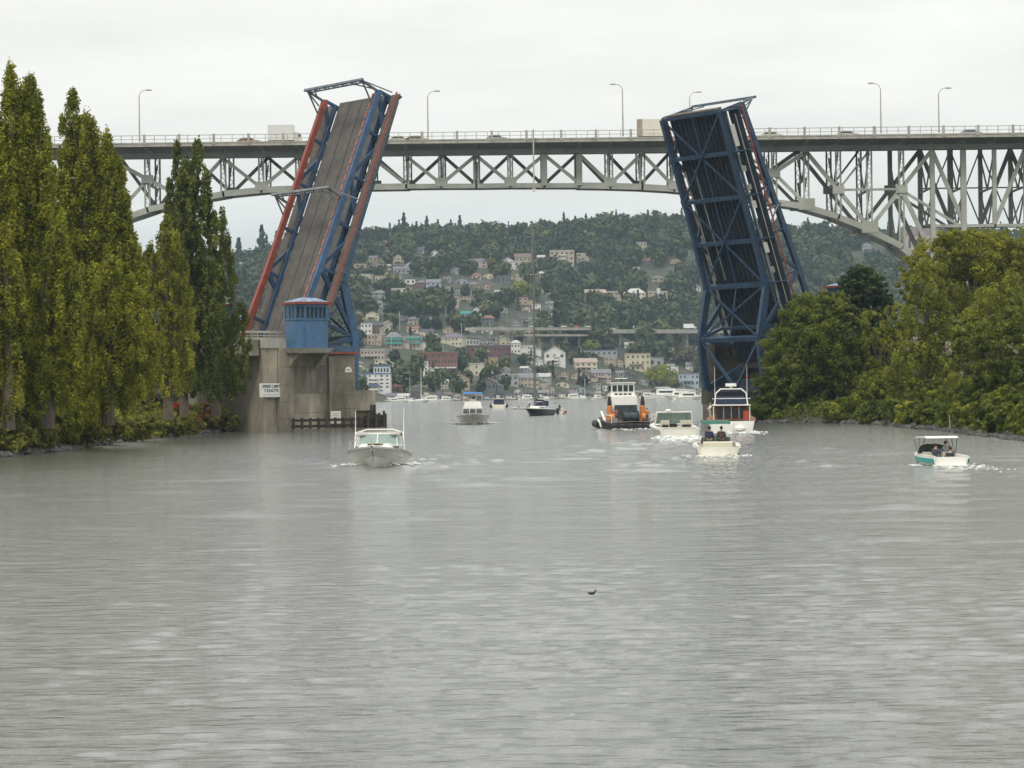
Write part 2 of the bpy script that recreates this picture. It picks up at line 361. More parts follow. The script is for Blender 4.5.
# ------------------------------------------------------------------ far hill
CREST = [(-200, 282), (0, 280), (120, 272), (200, 268), (240, 266), (275, 256), (300, 250), (340, 246), (375, 243), (400, 238), (440, 236), (480, 238), (520, 236), (560, 236), (600, 232), (640, 228), (665, 225), (700, 229), (760, 233), (850, 238), (950, 240), (1024, 243), (1250, 255)]
YS0, YC = 1600.0, 2350.0
def shoreY(X): return 1500+X*2.2 if X < 160 else 1852.0
def shoreYv(X): return np.where(X < 160, 1500+np.maximum(X, -160)*2.2*.9, 1852.0-0*X)
_cx = np.array([at(p, y, YC).x for p, y in CREST]); _cz = np.array([at(p, y, YC).z for p, y in CREST])
def hillZ(X, Y):
    X = np.asarray(X, float); Y = np.asarray(Y, float)
    S = shoreYv(X); t = (Y-S)/(YC-S); cz = np.interp(X*YC/np.maximum(Y, 1), _cx, _cz)
    tt = np.clip(t, 0, 1)
    prof = .012+.988*(tt*(.62+.38*tt))
    z = cz*prof+3.0*np.sin(X*.021+Y*.013)*tt+1.8*np.sin(X*.05-Y*.031)*tt
    z = np.where(t < 0, -2.0+np.clip(t*20+1, 0, 1)*2.2, z)
    return np.where(t > 1, cz-(t-1)*25, z)
xs = np.linspace(-1300, 1300, 300); ysh = np.concatenate([np.linspace(1130, 2400, 260), np.linspace(2450, 3400, 20)])
GX, GY = np.meshgrid(xs, ysh)
HG = mat('hill_ground', (.030, .038, .018), .95, 0, .4, .05, (.13, .12, .105), .02, .55)
grid_mesh('hill', np.stack([GX, GY, hillZ(GX, GY)], -1).reshape(-1, 3), 300, len(ysh), HG, kind='structure')
def hill_at(px, py):
    r = ray(px, py); lo = None
    for Y in np.arange(1150, 2460, 2.0):
        t = Y/r[1]
        if float(hillZ(r[0]*t, Y)) >= r[2]*t+CH and Y >= 1200: return Vector((r[0]*t, Y, r[2]*t+CH))
    t = YC/r[1]; return Vector((r[0]*t, YC, float(hillZ(r[0]*t, YC))))

# ------------------------------------------------------------------ houses on the hill
PAL = {'white': (.62, .61, .57), 'cream': (.52, .47, .36), 'grey': (.30, .30, .30), 'beige': (.40, .34, .26), 'tan': (.36, .29, .20), 'brown': (.16, .11, .085), 'brick red': (.17, .085, .07),
       'pale blue': (.32, .38, .44), 'ochre': (.42, .29, .13), 'pale green': (.30, .35, .29), 'dark grey': (.12, .12, .13), 'yellow': (.50, .45, .30), 'pinkish': (.40, .34, .30), 'maroon': (.13, .06, .065)}
RPAL = {'grey': (.17, .17, .18), 'dark': (.07, .07, .08), 'brown': (.14, .10, .085), 'blue': (.10, .17, .33), 'teal': (.03, .26, .24), 'pale': (.42, .41, .38), 'red-brown': (.22, .10, .075), 'purple-grey': (.14, .12, .145), 'tan': (.33, .26, .21)}
def wm(c): return mat('house_'+c.replace(' ', '_'), PAL[c], .85, 0, .08, .15)
def rm(c): return mat('roof_'+c.replace('-', '_'), RPAL[c], .85, 0, .15, .2)
WDK = mat('house_window', (.035, .04, .05), .25, 0, .3, .3)
TRIMW = mat('house_trim', (.60, .59, .55), .8, 0, .05, .2)
RECTS = []
def building(px0, px1, py0, py1, wall, roof, rk, label, cat='house', floors=2, cols=3, rz=None, name=None, winpart=True, sink=2.0, depth=None, extra=None, Y=None, group=None, roofh=None):
    """px0..px1 wide, py0 (top) .. py1 (base) as seen; becomes a real building of that size standing on the hill"""
    pc = (px0+px1)/2; g = hill_at(pc, py1) if Y is None else at(pc, py1, Y)
    k = g.y/F; W = (px1-px0)*k; H = (py1-py0)*k; D = depth or max(6, min(W*.8, 16)); RECTS.append((px0, px1, py0, py1, g))
    rz = (rnd.uniform(-.25, .25) if W < 22 else rnd.uniform(-.1, .1)) if rz is None else rz
    W *= .96
    t = thing(name or ('house' if cat == 'house' else cat.replace(' ', '_')), (g.x, g.y+D/2, g.z), rz, label, cat, group)
    M = Matrix.Translation((g.x, g.y+D/2, g.z)) @ Matrix.Rotation(rz, 4, 'Z')
    rh = roofh if roofh is not None else (min(H*.34, W*.32) if rk != 'flat' else min(.7, H*.1)); hw = H-rh
    mb = MB(M).box(-W/2, W/2, -D/2, D/2, -sink-6, hw)
    if rk == 'gable': mb.add([(-W/2, -D/2, hw), (W/2, -D/2, hw), (0, -D/2, H-.15), (-W/2, D/2, hw), (W/2, D/2, hw), (0, D/2, H-.15)], [(0, 1, 2), (5, 4, 3)])
    mb.build('wall', wm(wall), t)
    o = .5; mb = MB(M)
    if rk == 'flat': mb.box(-W/2-.3, W/2+.3, -D/2-.3, D/2+.3, hw, H)
    elif rk == 'gable':   # ridge runs away from the viewer
        for sg in (-1, 1):
            mb.hexa([(0, -D/2-o, H), (sg*(W/2+o), -D/2-o, hw-.3), (sg*(W/2+o), D/2+o, hw-.3), (0, D/2+o, H), (0, -D/2-o, H+.35), (sg*(W/2+o), -D/2-o, hw+.05), (sg*(W/2+o), D/2+o, hw+.05), (0, D/2+o, H+.35)])
    elif rk == 'side':    # ridge across the view
        mb.prism([(-W/2-o, -D/2-o, hw), (-W/2-o, D/2+o, hw), (-W/2-o, 0, H)], (W+2*o, 0, 0))
    else:
        mb.add([(-W/2-o, -D/2-o, hw), (W/2+o, -D/2-o, hw), (W/2+o, D/2+o, hw), (-W/2-o, D/2+o, hw), (-W*.18, 0, H), (W*.18, 0, H)], [(0, 1, 5, 4), (2, 3, 4, 5), (1, 2, 5), (3, 0, 4), (3, 2, 1, 0)])
    mb.build('roof', rm(roof), t)
    fh = hw/floors; cw = W/cols
    for f in range(floors):
        for c in range(cols):
            if rnd.random() < .08 and cols*floors > 3: continue
            x = -W/2+cw*(c+.5); z = fh*(f+.3)
            MB(M).box(x-cw*.2, x+cw*rnd.uniform(.12, .26), -D/2-.08, -D/2+.1, z, z+fh*rnd.uniform(.34, .46)).build('window', WDK, t)
    if W < 14 and rnd.random() < .6:      # a lower side wing, sometimes a porch and a chimney
        sg = rnd.choice((-1, 1)); w2 = W*rnd.uniform(.3, .5); h2 = hw*rnd.uniform(.45, .7); xa, xb = sorted((sg*W/2, sg*(W/2+w2)))
        MB(M).box(xa+.003, xb, -D*.3, D*.4, -sink-6, h2).build('side_wing', wm(wall), t); MB(M).prism([(xa-.2*(sg > 0)+.2, -D*.3-.4, h2), (xb+.2, -D*.3-.4, h2), (sg*W/2+.05*sg, -D*.3-.4, min(hw, h2+w2*.45))], (0, D*.7+.8, 0)).build('wing_roof', rm(roof), t)
    if W < 20 and rnd.random() < .55: MB(M).box(W*.18, W*.18+.9, 0, .9, hw*.8, H+.9).build('chimney', wm('brick red' if wall != 'brick red' else 'grey'), t)
    if W < 20 and rnd.random() < .45: MB(M).box(-W*.35, W*.2, -D/2-1.8, -D/2-.02, hw*.36, hw*.44).build('porch_roof', rm(roof), t)
    if extra: extra(M, t, W, D, hw)
    return t
def balconies(M, t, W, D, hw, n=4, x0=-.05, x1=.2):
    for i in range(1, n): MB(M).box(W*x0, W*x1, -D/2-1.4, -D/2-.05, hw/n*i-.9, hw/n*i+.25).build('balcony', TRIMW, t)
def awning(M, t, W, D, hw):
    for a, b in ((-.15, .18), (.22, .48)): MB(M).box(W*a, W*b, -D/2-2.5, -D/2-.05, 1, 1.9).build('awning', TRIMW, t)
def arches(M, t, W, D, hw):
    for i in range(4):
        x = -W*.33+i*W*.22; MB(M).prism([(x-1.2, -D/2-.15, hw*.25), (x+1.2, -D/2-.15, hw*.25), (x+1.2, -D/2-.15, hw*.7), (x, -D/2-.15, hw*.84), (x-1.2, -D/2-.15, hw*.7)], (0, .3, 0)).build('arched_window', WDK, t)
def green_bands(M, t, W, D, hw):
    for i in range(2): MB(M).box(-W/2-.3, W/2+.3, -D/2-1.2, -D/2-.1, hw*(.35+.38*i), hw*(.52+.38*i)).build('balcony_band', rm('teal'), t)
def tower(M, t, W, D, hw):
    MB(M).box(-W*.05, W*.12, -D/2-.8, -D/2+3, -1, hw*1.25).build('stair_tower', TRIMW, t)
def upper(M, t, W, D, hw):
    MB(M).box(W*.02, W*.48, -D/2+.5, D/2-1, hw+.1, hw+4.2).build('top_floor', wm('white'), t)
    MB(M).box(0, W*.5, -D/2+.2, D/2-.7, hw+4.2, hw+5).build('top_floor_roof', rm('blue'), t)
    for i in range(5): MB(M).box(W*(.05+.088*i), W*(.105+.088*i), -D/2+.4, -D/2+.7, hw+1.2, hw+3.4).build('window', WDK, t)
    balconies(M, t, W, D, hw, 5, -.1, .16)
B = building
B(355, 391, 373, 392.5, 'white', 'blue', 'flat', 'five storey white waterfront apartment block with blue flat roofs', 'apartment block', 5, 6, 0., extra=upper, depth=16)
B(391, 411, 288, 303, 'cream', 'pale', 'flat', 'stepped four storey cream apartment block alone among hillside trees', 'apartment block', 4, 4, .1, extra=balconies)
B(352, 372, 274, 286, 'cream', 'pale', 'flat', 'low cream building beside the blue leaf, halfway up the hill', 'building', 2, 4)
B(373, 391, 275, 283, 'beige', 'brown', 'flat', 'low beige block with pale parapet between two cream blocks halfway up the hill', 'building', 1, 5)
B(392, 401, 276, 287, 'cream', 'pale', 'flat', 'narrow cream block above the stepped cream apartments', 'building', 2, 2)
B(393, 418, 266, 274, 'grey', 'purple-grey', 'side', 'long grey-violet roofed row under the white ridge houses', 'building', 1, 6, 0)
B(429, 440, 250, 261, 'white', 'grey', 'gable', 'tall bright white house below the ridge conifers', 'house', 3, 2)
B(421, 437, 263, 272, 'cream', 'purple-grey', 'side', 'cream house with wide low roof under the tall bright white house')
B(405, 413, 262, 270, 'white', 'grey', 'gable', 'small steep white gable in the upper row of hillside houses')
B(393, 404, 254, 265, 'beige', 'red-brown', 'gable', 'beige gabled house with a rusty roof high on the hill')
B(356, 366, 249, 259, 'cream', 'pale', 'hip', 'cream ridge house just right of the red sidewalk rail')
B(416, 426, 280, 288, 'brick red', 'purple-grey', 'hip', 'small red-brown house with white ends beside the pale blue row')
B(426, 441, 279, 289, 'pale blue', 'grey', 'side', 'pale blue-grey row house halfway up the hill')
B(443, 458, 296, 308, 'beige', 'tan', 'flat', 'square beige three storey block standing in trees', 'apartment block', 3, 3)
B(459, 471, 296, 302, 'beige', 'brown', 'flat', 'low beige house just right of the square beige block')
B(483, 495, 294, 301, 'ochre', 'pale', 'flat', 'small ochre yellow house in the trees')
B(495, 508, 290, 298, 'grey', 'pale', 'side', 'pale grey house touching the ochre house')
B(496, 510, 275, 284, 'dark grey', 'dark', 'flat', 'dark house with bright chimneys above the ochre house', 'house', 1, 3)
B(500, 514, 257, 269, 'white', 'grey', 'gable', 'bright white gabled house high up left of the sailboat mast', 'house', 3, 2)
B(514, 531, 253, 266, 'beige', 'brown', 'side', 'brown roofed house behind the sailboat mast near the ridge', 'house', 2, 4)
B(467, 488, 258, 268, 'pinkish', 'purple-grey', 'side', 'pinkish house with a purple roof half hidden by ridge trees')
B(385, 395, 304, 315, 'white', 'pale', 'gable', 'small white gabled house low in the trees right of the blue chord')
B(461, 475, 311, 318, 'grey', 'teal', 'side', 'house under a bright teal roof', 'house', 1, 3)
B(474, 480, 307, 318, 'white', 'grey', 'gable', 'narrow whitish house touching the teal roof')
B(550, 575, 250, 266, 'beige', 'pale', 'flat', 'pale stepped apartment block high on the hill right of the mast', 'apartment block', 3, 5, extra=balconies)
B(577, 586, 253, 264, 'beige', 'pale', 'flat', 'narrow pale block across a dark gap from the stepped ridge apartments', 'apartment block', 3, 2)
B(584, 606, 289, 300, 'beige', 'tan', 'side', 'long pale building with tan roof behind trees in mid hill', 'building', 2, 5)
B(607, 618, 291, 300, 'beige', 'pale', 'flat', 'low pale block between two longer mid-hill buildings', 'building', 2, 3)
B(624, 647, 288, 303, 'cream', 'pale', 'hip', 'cream apartment building with pale hipped roof in mid hill', 'apartment block', 3, 5)
B(648, 668, 291, 306, 'beige', 'pale', 'flat', 'pale apartment block with a white stair tower', 'apartment block', 4, 4, 0, extra=tower)
B(532, 541, 304, 310, 'white', 'pale', 'flat', 'small white flat house crossed by the sailboat mast')
B(545, 560, 292, 298, 'beige', 'brown', 'hip', 'low beige house in thick trees right of the mast')
B(361, 372, 322, 334, 'white', 'grey', 'flat', 'white house with dark porch just right of the blue truss')
B(372, 383, 322, 334, 'brown', 'dark', 'side', 'dark brown house among pale houses right of the blue truss')
B(383, 392, 321, 335, 'pinkish', 'pale', 'gable', 'pink and white gabled house beside a dark brown house')
B(362, 384, 334, 345, 'beige', 'pale', 'flat', 'wide beige terrace block right of the blue truss', 'building', 2, 6)
B(385, 402, 332, 348, 'beige', 'grey', 'hip', 'beige apartments with green balcony bands', 'apartment block', 3, 4, extra=green_bands)
B(404, 419, 335, 349, 'cream', 'grey', 'flat', 'cream apartments with green balcony bands, next to its beige neighbour', 'apartment block', 3, 4, extra=green_bands)
B(362, 388, 349, 360, 'pinkish', 'pale', 'flat', 'long pinkish-beige apartment block above the white waterfront block', 'apartment block', 2, 7)
B(375, 389, 359, 367, 'cream', 'pale', 'flat', 'cream flat block just above the white waterfront apartments', 'building', 2, 3)
B(417, 458, 352, 370, 'brick red', 'red-brown', 'flat', 'long red brick warehouse with white awnings', 'warehouse', 3, 12, 0., extra=awning, depth=16)
B(413, 428, 361, 376, 'white', 'pale', 'flat', 'white modern house in front of the red brick warehouse', 'house', 3, 3)
B(443, 453, 326, 335, 'tan', 'tan', 'gable', 'tan gabled house above the purple roofed row')
B(442, 465, 333, 346, 'cream', 'purple-grey', 'hip', 'cream building under a big purple-grey roof', 'building', 2, 6)
B(466, 479, 338, 346, 'white', 'grey', 'flat', 'white row house on top of the dark maroon block, left one', 'house', 1, 4)
B(480, 494, 338, 346, 'white', 'dark', 'side', 'white row house with dark gables on top of the maroon block', 'house', 1, 5)
B(495, 510, 336, 345, 'cream', 'pale', 'gable', 'cream gabled house at the right end of the white row')
B(465, 512, 345, 359, 'maroon', 'purple-grey', 'flat', 'long dark maroon block behind the flybridge boat', 'warehouse', 2, 10, 0., depth=16)
B(489, 498, 357, 366, 'ochre', 'tan', 'flat', 'little orange-tan house below the maroon block', 'house', 1, 2)
B(511, 521, 340, 354, 'white', 'pale', 'hip', 'whitish house with two pale turrets right of the maroon block')
B(522, 536, 345, 354, 'white', 'pale', 'flat', 'low white house crossed by the mast at the end of the maroon block')
B(470, 485, 363, 376, 'cream', 'pale', 'flat', 'cream flat roofed house beside a dark round tree')
B(501, 510, 367, 378, 'grey', 'pale', 'gable', 'small house with a pale triangular gable above the waterfront')
B(452, 470, 375, 389, 'tan', 'tan', 'gable', 'tan cottage with a pale pitched roof near the water', 'house', 2, 3)
B(479, 497, 378, 391, 'dark grey', 'grey', 'gable', 'dark grey shed behind the flybridge boat', 'shed', 1, 4)
B(500, 518, 374, 386, 'grey', 'pale', 'flat', 'grey flat house with dark upper window over the waterfront', 'house', 2, 3)
B(518, 538, 373, 387, 'beige', 'grey', 'side', 'beige long house left of the mast near the water', 'building', 2, 5)
B(544, 566, 346, 366, 'white', 'pale', 'gable', 'large white house with blue-grey balconies right of the mast', 'house', 2, 3, 0., extra=balconies)
B(574, 597, 358, 371, 'cream', 'tan', 'side', 'cream house with a broad tan roof above the townhouse roofs', 'house', 2, 4)
B(575, 618, 350, 356, 'grey', 'blue', 'flat', 'long low building with a bluish flat roof under the highway', 'building', 1, 8, 0)
B(539, 551, 373, 384, 'pale green', 'pale', 'side', 'pale green cottage right of the mast near the water')
B(571, 590, 371, 381, 'beige', 'brown', 'gable', 'brown gabled townhouse behind the orange tug, left of the pair', 'house', 2, 4)
B(591, 611, 369, 381, 'pinkish', 'grey', 'side', 'pinkish townhouse row with grey roof behind the tug bow', 'house', 2, 6)
B(625, 651, 353, 371, 'yellow', 'tan', 'flat', 'cream-yellow apartment block with square windows behind the tug', 'apartment block', 3, 5, 0.)
B(643, 664, 357, 367, 'grey', 'grey', 'flat', 'grey flat building touching the yellow apartments', 'building', 1, 3)
B(678, 699, 373, 386, 'pale blue', 'grey', 'flat', 'blue-grey waterfront building left of the right pier', 'building', 2, 5)
B(652, 664, 377, 388, 'grey', 'grey', 'gable', 'grey shed partly hidden by the olive willow', 'shed', 1, 2)
B(903, 940, 226, 252, 'beige', 'brown', 'side', 'beige school-like hall with tall arched windows seen through the steel bridge', 'building', 1, 1, 0, extra=arches)
B(862, 872, 242, 252, 'grey', 'purple-grey', 'gable', 'grey gabled house seen below the steel arch')
B(873, 888, 234, 243, 'brown', 'purple-grey', 'side', 'purple-grey roofed house behind the steel arch')
B(240, 252, 262, 272, 'white', 'pale', 'flat', 'white flat house seen between poplars and the red rail')
B(226, 238, 266, 276, 'pale blue', 'grey', 'gable', 'pale blue gabled house behind the dark poplar')
# smaller houses filling the slope; each label is made unlike every other
REG = [(356, 440, 246, 272, 22), (440, 545, 248, 290, 8), (356, 535, 300, 348, 52), (356, 545, 262, 300, 16), (600, 695, 350, 392, 14), (395, 540, 372, 396, 34), (540, 640, 356, 394, 34), (500, 545, 345, 375, 8), (355, 420, 290, 335, 12), (420, 540, 255, 300, 12), (665, 700, 365, 392, 8), (240, 300, 262, 345, 16), (540, 660, 300, 322, 4), (355, 395, 360, 376, 3), (560, 700, 250, 310, 10)]
NEAR = [('the stepped cream apartments', 401, 295), ('the teal roof', 468, 314), ('the brick warehouse', 438, 361), ('the maroon block', 488, 352), ('the white waterfront block', 373, 382), ('the sailboat mast', 535, 330), ('the ochre house', 489, 298),
        ('the balconied white house', 555, 356), ('the yellow apartments', 638, 362), ('the green banded apartments', 402, 340), ('the dark shed', 488, 385), ('the ridge apartments', 566, 258), ('the bright white ridge house', 434, 255), ('the blue drawbridge truss', 350, 300), ('the right pier', 697, 390), ('the red rail', 262, 280), ('the pale stair tower', 658, 298), ('the long blue-grey roof', 596, 353)]
used = set()
def clash(a, b, c, d, m=1.0):
    return any(a < r[1]+m and b > r[0]-m and c < r[3]+m*.6 and d > r[2]-m*.6 for r in RECTS)
def blabel(cx, cy, wall, roofc, rk, size):
    n, ax, ay = min(NEAR, key=lambda q: (q[1]-cx)**2+((q[2]-cy)*1.6)**2); dx, dy = cx-ax, cy-ay
    rel = ('well ' if max(abs(dx), abs(dy)*1.6) > 22 else 'just ')+(('right of' if dx > 0 else 'left of') if abs(dx) > abs(dy)*1.2 else ('below' if dy > 0 else 'above'))
    rn = {'gable': 'steep', 'side': 'sloping', 'hip': 'hipped', 'flat': 'flat'}[rk]
    return f'{size} {wall} house with {rn} {roofc} roof {rel} {n}'
for (x0, x1, y0, y1, n) in REG:
    k = 0; tries = 0
    while k < n and tries < 400:
        tries += 1; cx = rnd.uniform(x0, x1); cy = rnd.uniform(y0, y1); wpx = rnd.uniform(7, 14); hpx = rnd.uniform(6, 9.5)
        if clash(cx-wpx/2, cx+wpx/2, cy-hpx, cy): continue
        wall = rnd.choice(['white', 'white', 'cream', 'grey', 'beige', 'grey', 'brown', 'beige', 'tan', 'pinkish', 'cream', 'dark grey', 'pale green', 'grey']); roofc = rnd.choice(['grey', 'dark', 'brown', 'pale', 'purple-grey', 'grey', 'red-brown']); rk = rnd.choice(['gable', 'side', 'hip', 'gable', 'flat'])
        lb = blabel(cx, cy, wall, roofc, rk, 'wide' if wpx > 11 else 'small')
        if lb in used: continue
        used.add(lb); B(cx-wpx/2, cx+wpx/2, cy-hpx, cy, wall, roofc, rk, lb, 'house', 2 if hpx > 7.5 else 1, rnd.choice([2, 2, 3])); k += 1

# ------------------------------------------------------------------ highway viaduct on the slope
hv = thing('highway_viaduct', tuple(at(620, 352, 2040)), 0, 'long concrete highway viaduct on slender columns across the wooded slope', 'viaduct')
def vY(px): return 1728+(px-480)*1.08
def vp(px, py): return at(px, py, vY(px))
for nm, x0, x1, ya, yb in (('deck', 470, 600, 327.5, 330.5), ('deck', 520, 600, 334.5, 336.5), ('deck', 600, 745, 329.5, 333.5)):
    a, b = vp(x0, ya), vp(x1, ya); c = vp(x0, yb); off = 0 if ya < 333 else -3
    MB().bar((a.x, a.y+off, (a.z+c.z)/2), (b.x, b.y+off, (b.z+(vp(x1, yb)).z)/2), 9, a.z-c.z).build(nm, CONCL, hv)
for px in (484, 498, 512, 526, 540, 553, 566, 579, 592, 606, 620, 637, 654, 668, 687, 705, 722, 738):
    a = vp(px, 332.5); gz = float(hillZ(a.x, a.y))
    MB().box(a.x-1.0, a.x+1.0, a.y-1, a.y+1, min(gz, a.z)-3, a.z-.6).build('column', CONCL, hv)
def car(px, py, Y, L, Hh, col, label, cat='car', name='car', boxh=None, heading=0, group=None):
    p = at(px, py, Y); t = thing(name, tuple(p), heading, label, cat, group); M = Matrix.Translation(p) @ Matrix.Rotation(heading, 4, 'Z')
    pm = mat('paint_'+name+'_'+str(px), col, .4, 0, .05, 1)
    if boxh:
        MB(M).box(-L/2, L*.28, -1.25, 1.25, .9, boxh).build('cargo_box', pm, t)
        MB(M).prism([(L*.29, -1.1, .5), (L*.5, -1.1, .5), (L*.5, -1.1, 1.5), (L*.44, -1.1, 2.5), (L*.29, -1.1, 2.6)], (0, 2.2, 0)).build('cab', mat('paint_cab', (.5, .5, .48), .4), t)
        MB(M).box(L*.40, L*.485, -1.13, 1.13, 1.55, 2.1).build('windscreen', WIN, t)
        MB(M).box(-L/2, L*.3, -.5, .5, .5, .9).build('chassis', BLK, t)
    else:
        MB(M).prism([(-L/2, -.85, .35), (L/2, -.85, .35), (L/2, -.85, .8), (L*.25, -.85, .95), (L*.12, -.85, Hh), (-L*.28, -.85, Hh), (-L*.46, -.85, .95), (-L/2, -.85, .9)], (0, 1.7, 0)).build('body', pm, t)
        MB(M).prism([(L*.2, -.87, .97), (L*.10, -.87, Hh-.1), (-L*.27, -.87, Hh-.1), (-L*.4, -.87, .97)], (0, 1.74, 0)).build('window', WIN, t)
    for x in (-L*.32, L*.32):
        for y in (-.95, .75): MB(M).tube((x, y, .35), (x, y+.2, .35), .35, .35, 10).build('wheel', BLK, t)
    return t
car(690, 329.2, vY(690), 10.5, 3, (.70, .70, .68), 'white box truck on the far highway viaduct by the right leaf', 'truck', 'truck', 4.4)
car(637, 329.8, vY(637), 6, 3, (.7, .7, .68), 'small white van in the tree gap of the far viaduct', 'van', 'van', 3)
for i, px in enumerate((532, 551, 564, 577, 588, 613, 652)):
    car(px, 327.3 if px < 600 else 329.6, vY(px), 4.6, 1.5, [(.6, .6, .6), (.3, .3, .32), (.65, .64, .6), (.5, .1, .08), (.6, .6, .62), (.62, .6, .55), (.2, .22, .3)][i], 'tiny car in the traffic on the far hillside viaduct', group='cars on the far hillside viaduct')

# ------------------------------------------------------------------ trees on the hill
ico_v = []; 
def tree_block(Cn, R, Hh, con, per, size, tints):
    """leaf quads for many trees at once: Cn base points, R radius, Hh height"""
    n = len(Cn); D = rng.normal(size=(n, per, 3)); D /= np.linalg.norm(D, axis=2, keepdims=True); r = rng.uniform(.62, 1.05, (n, per, 1))
    # lobed crowns
    lob = 1+.22*np.sin(D[..., :1]*5+rng.uniform(0, 6, (n, 1, 1)))*np.cos(D[..., 1:2]*4+D[..., 2:]*3+rng.uniform(0, 6, (n, 1, 1)))
    if con:
        z = rng.uniform(0, 1, (n, per))**1.4; a = rng.uniform(0, 2*math.pi, (n, per)); rr = (1-z)**.9*(.75+.35*np.sin(z*26+a*0))*rng.uniform(.5, 1, (n, per))
        P = np.stack([np.cos(a)*rr*R[:, None], np.sin(a)*rr*R[:, None], (z*.94+.06)*Hh[:, None]], -1)
        Nn = np.stack([np.cos(a), np.sin(a), .5+0*a], -1)
    else:
        P = D*r*lob*np.stack([R, R, Hh*.46], -1)[:, None, :]; P[..., 2] += Hh[:, None]*.54; Nn = D
    P = P+Cn[:, None, :]; Nn = (Nn+rng.normal(size=Nn.shape)*.45); Nn /= np.linalg.norm(Nn, axis=2, keepdims=True)
    sz = size*rng.uniform(.7, 1.3, n*per)*np.repeat(R, per)**.5/2.2; t = np.clip(np.repeat(tints, per)+rng.normal(size=n*per)*.10, 0, 1)
    return leaf_quads(P.reshape(-1, 3), Nn.reshape(-1, 3), sz, t, 1.2)
def blocked(x, y):
    for (a, b, c, d, g) in RECTS:
        wv = (b-a)*g.y/F/2+3
        if abs(x-g.x*y/g.y) < wv+(4 if y < g.y-8 else 0) and (-20 < y-g.y < 18 or (-55 < y-g.y <= -20 and rnd.random() < .5)): return True
    return False
pts = []
n_try = 19000
for i in range(n_try):
    Y = rnd.uniform(1240, 2400); X = rnd.uniform(-.24, .24)*Y
    S = float(shoreYv(np.array(X))); tt = (Y-S)/(YC-S)
    if tt < .02: continue
    px, py = pxof((X, Y, float(hillZ(X, Y))))
    dens = .42 if tt < .12 else (.36 if tt < .38 else .85)
    if px > 560: dens = max(dens, .8 if tt > .25 else .4)
    if px > 760 or px < 240: dens = .8
    if 350 < px < 545 and .10 < tt < .72: dens *= .5
    if tt < .75: dens *= .86
    if rnd.random() > dens: continue
    if blocked(X, Y): continue
    if 478 < px < 745 and Y < vY(px)+14:
        topy = pxof((X, Y, float(hillZ(X, Y))+13))[1]
        if topy < 336 and py > 330 and not (596 < px < 611 or 640 < px < 650 or rnd.random() < .06): continue
        if abs(Y-vY(px)) < 12: continue
    pts.append((X, Y, float(hillZ(X, Y))))
pts = np.array(pts); 
order = rng.permutation(len(pts)); pts = pts[order]
ncon = int(len(pts)*.17)
Rr = 3.6+6.6*rng.beta(1.3, 2.2, len(pts)); Hh = 5+Rr*rng.uniform(1.0, 1.6, len(pts)); low = (pts[:, 1] < 1800)
Rr[low] *= .62; Hh[low] *= .66
ti = np.clip(rng.normal(.42, .27, len(pts)), 0, 1)
a = tree_block(pts[ncon:], Rr[ncon:], Hh[ncon:], False, 100, 2.7, ti[ncon:])
def stuff(name, a, m, label, cat):
    V, q, t_ = a; o = quads_mesh(name, V, q, m, tint=t_); tag(o, label, cat, None, 'stuff'); return o
stuff('hillside_woods', a, LF_HILL, 'mixed green woods covering the far hillside between the houses', 'woods')
stuff('conifer_woods', tree_block(pts[:ncon], Rr[:ncon]*.5, Hh[:ncon]*1.25, True, 90, 2.4, ti[:ncon]), LF_HILC, 'dark conifers scattered through the woods of the far hillside', 'woods')
cores = MB()  # dark boxes added inside the crowns to stop them being seen through
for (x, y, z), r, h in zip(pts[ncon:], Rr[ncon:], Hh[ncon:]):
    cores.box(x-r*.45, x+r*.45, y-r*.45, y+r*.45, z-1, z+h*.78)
cores.build('hillside_crown_cores', mat('dark_crown_core', (.03, .042, .018), .95, 0, .2, .1), label='added dark blocks filling the crowns of the far hillside woods', cat='undergrowth', kind='stuff')
def proto_tree(con, R, Hh, m, label, cat='tree', group=None, per=220):
    t = thing('conifer_tree' if con else 'broadleaf_tree', (0, 0, 0), 0, label, cat, group)
    V, q, tt = tree_block(np.zeros((1, 3)), np.array([R]), np.array([Hh]), con, per, 1.7, np.array([rnd.uniform(.35, .6)]))
    quads_mesh('crown', V, q, m, tint=tt, parent=t); MB().tube((0, 0, -3), (0, 0, Hh*(.9 if con else .6)), R*.09+.1, .1, 6).build('trunk', BARK, t)
    return t
def place_hill(t, px, py, H=None, protoH=None, ridge=False):
    g = hill_at(px, py)
    t.location = g
    if H:
        s = (H*g.y/F)/protoH; t.scale = (s, s, s)
    t.rotation_euler = (0, 0, rnd.uniform(0, 6))
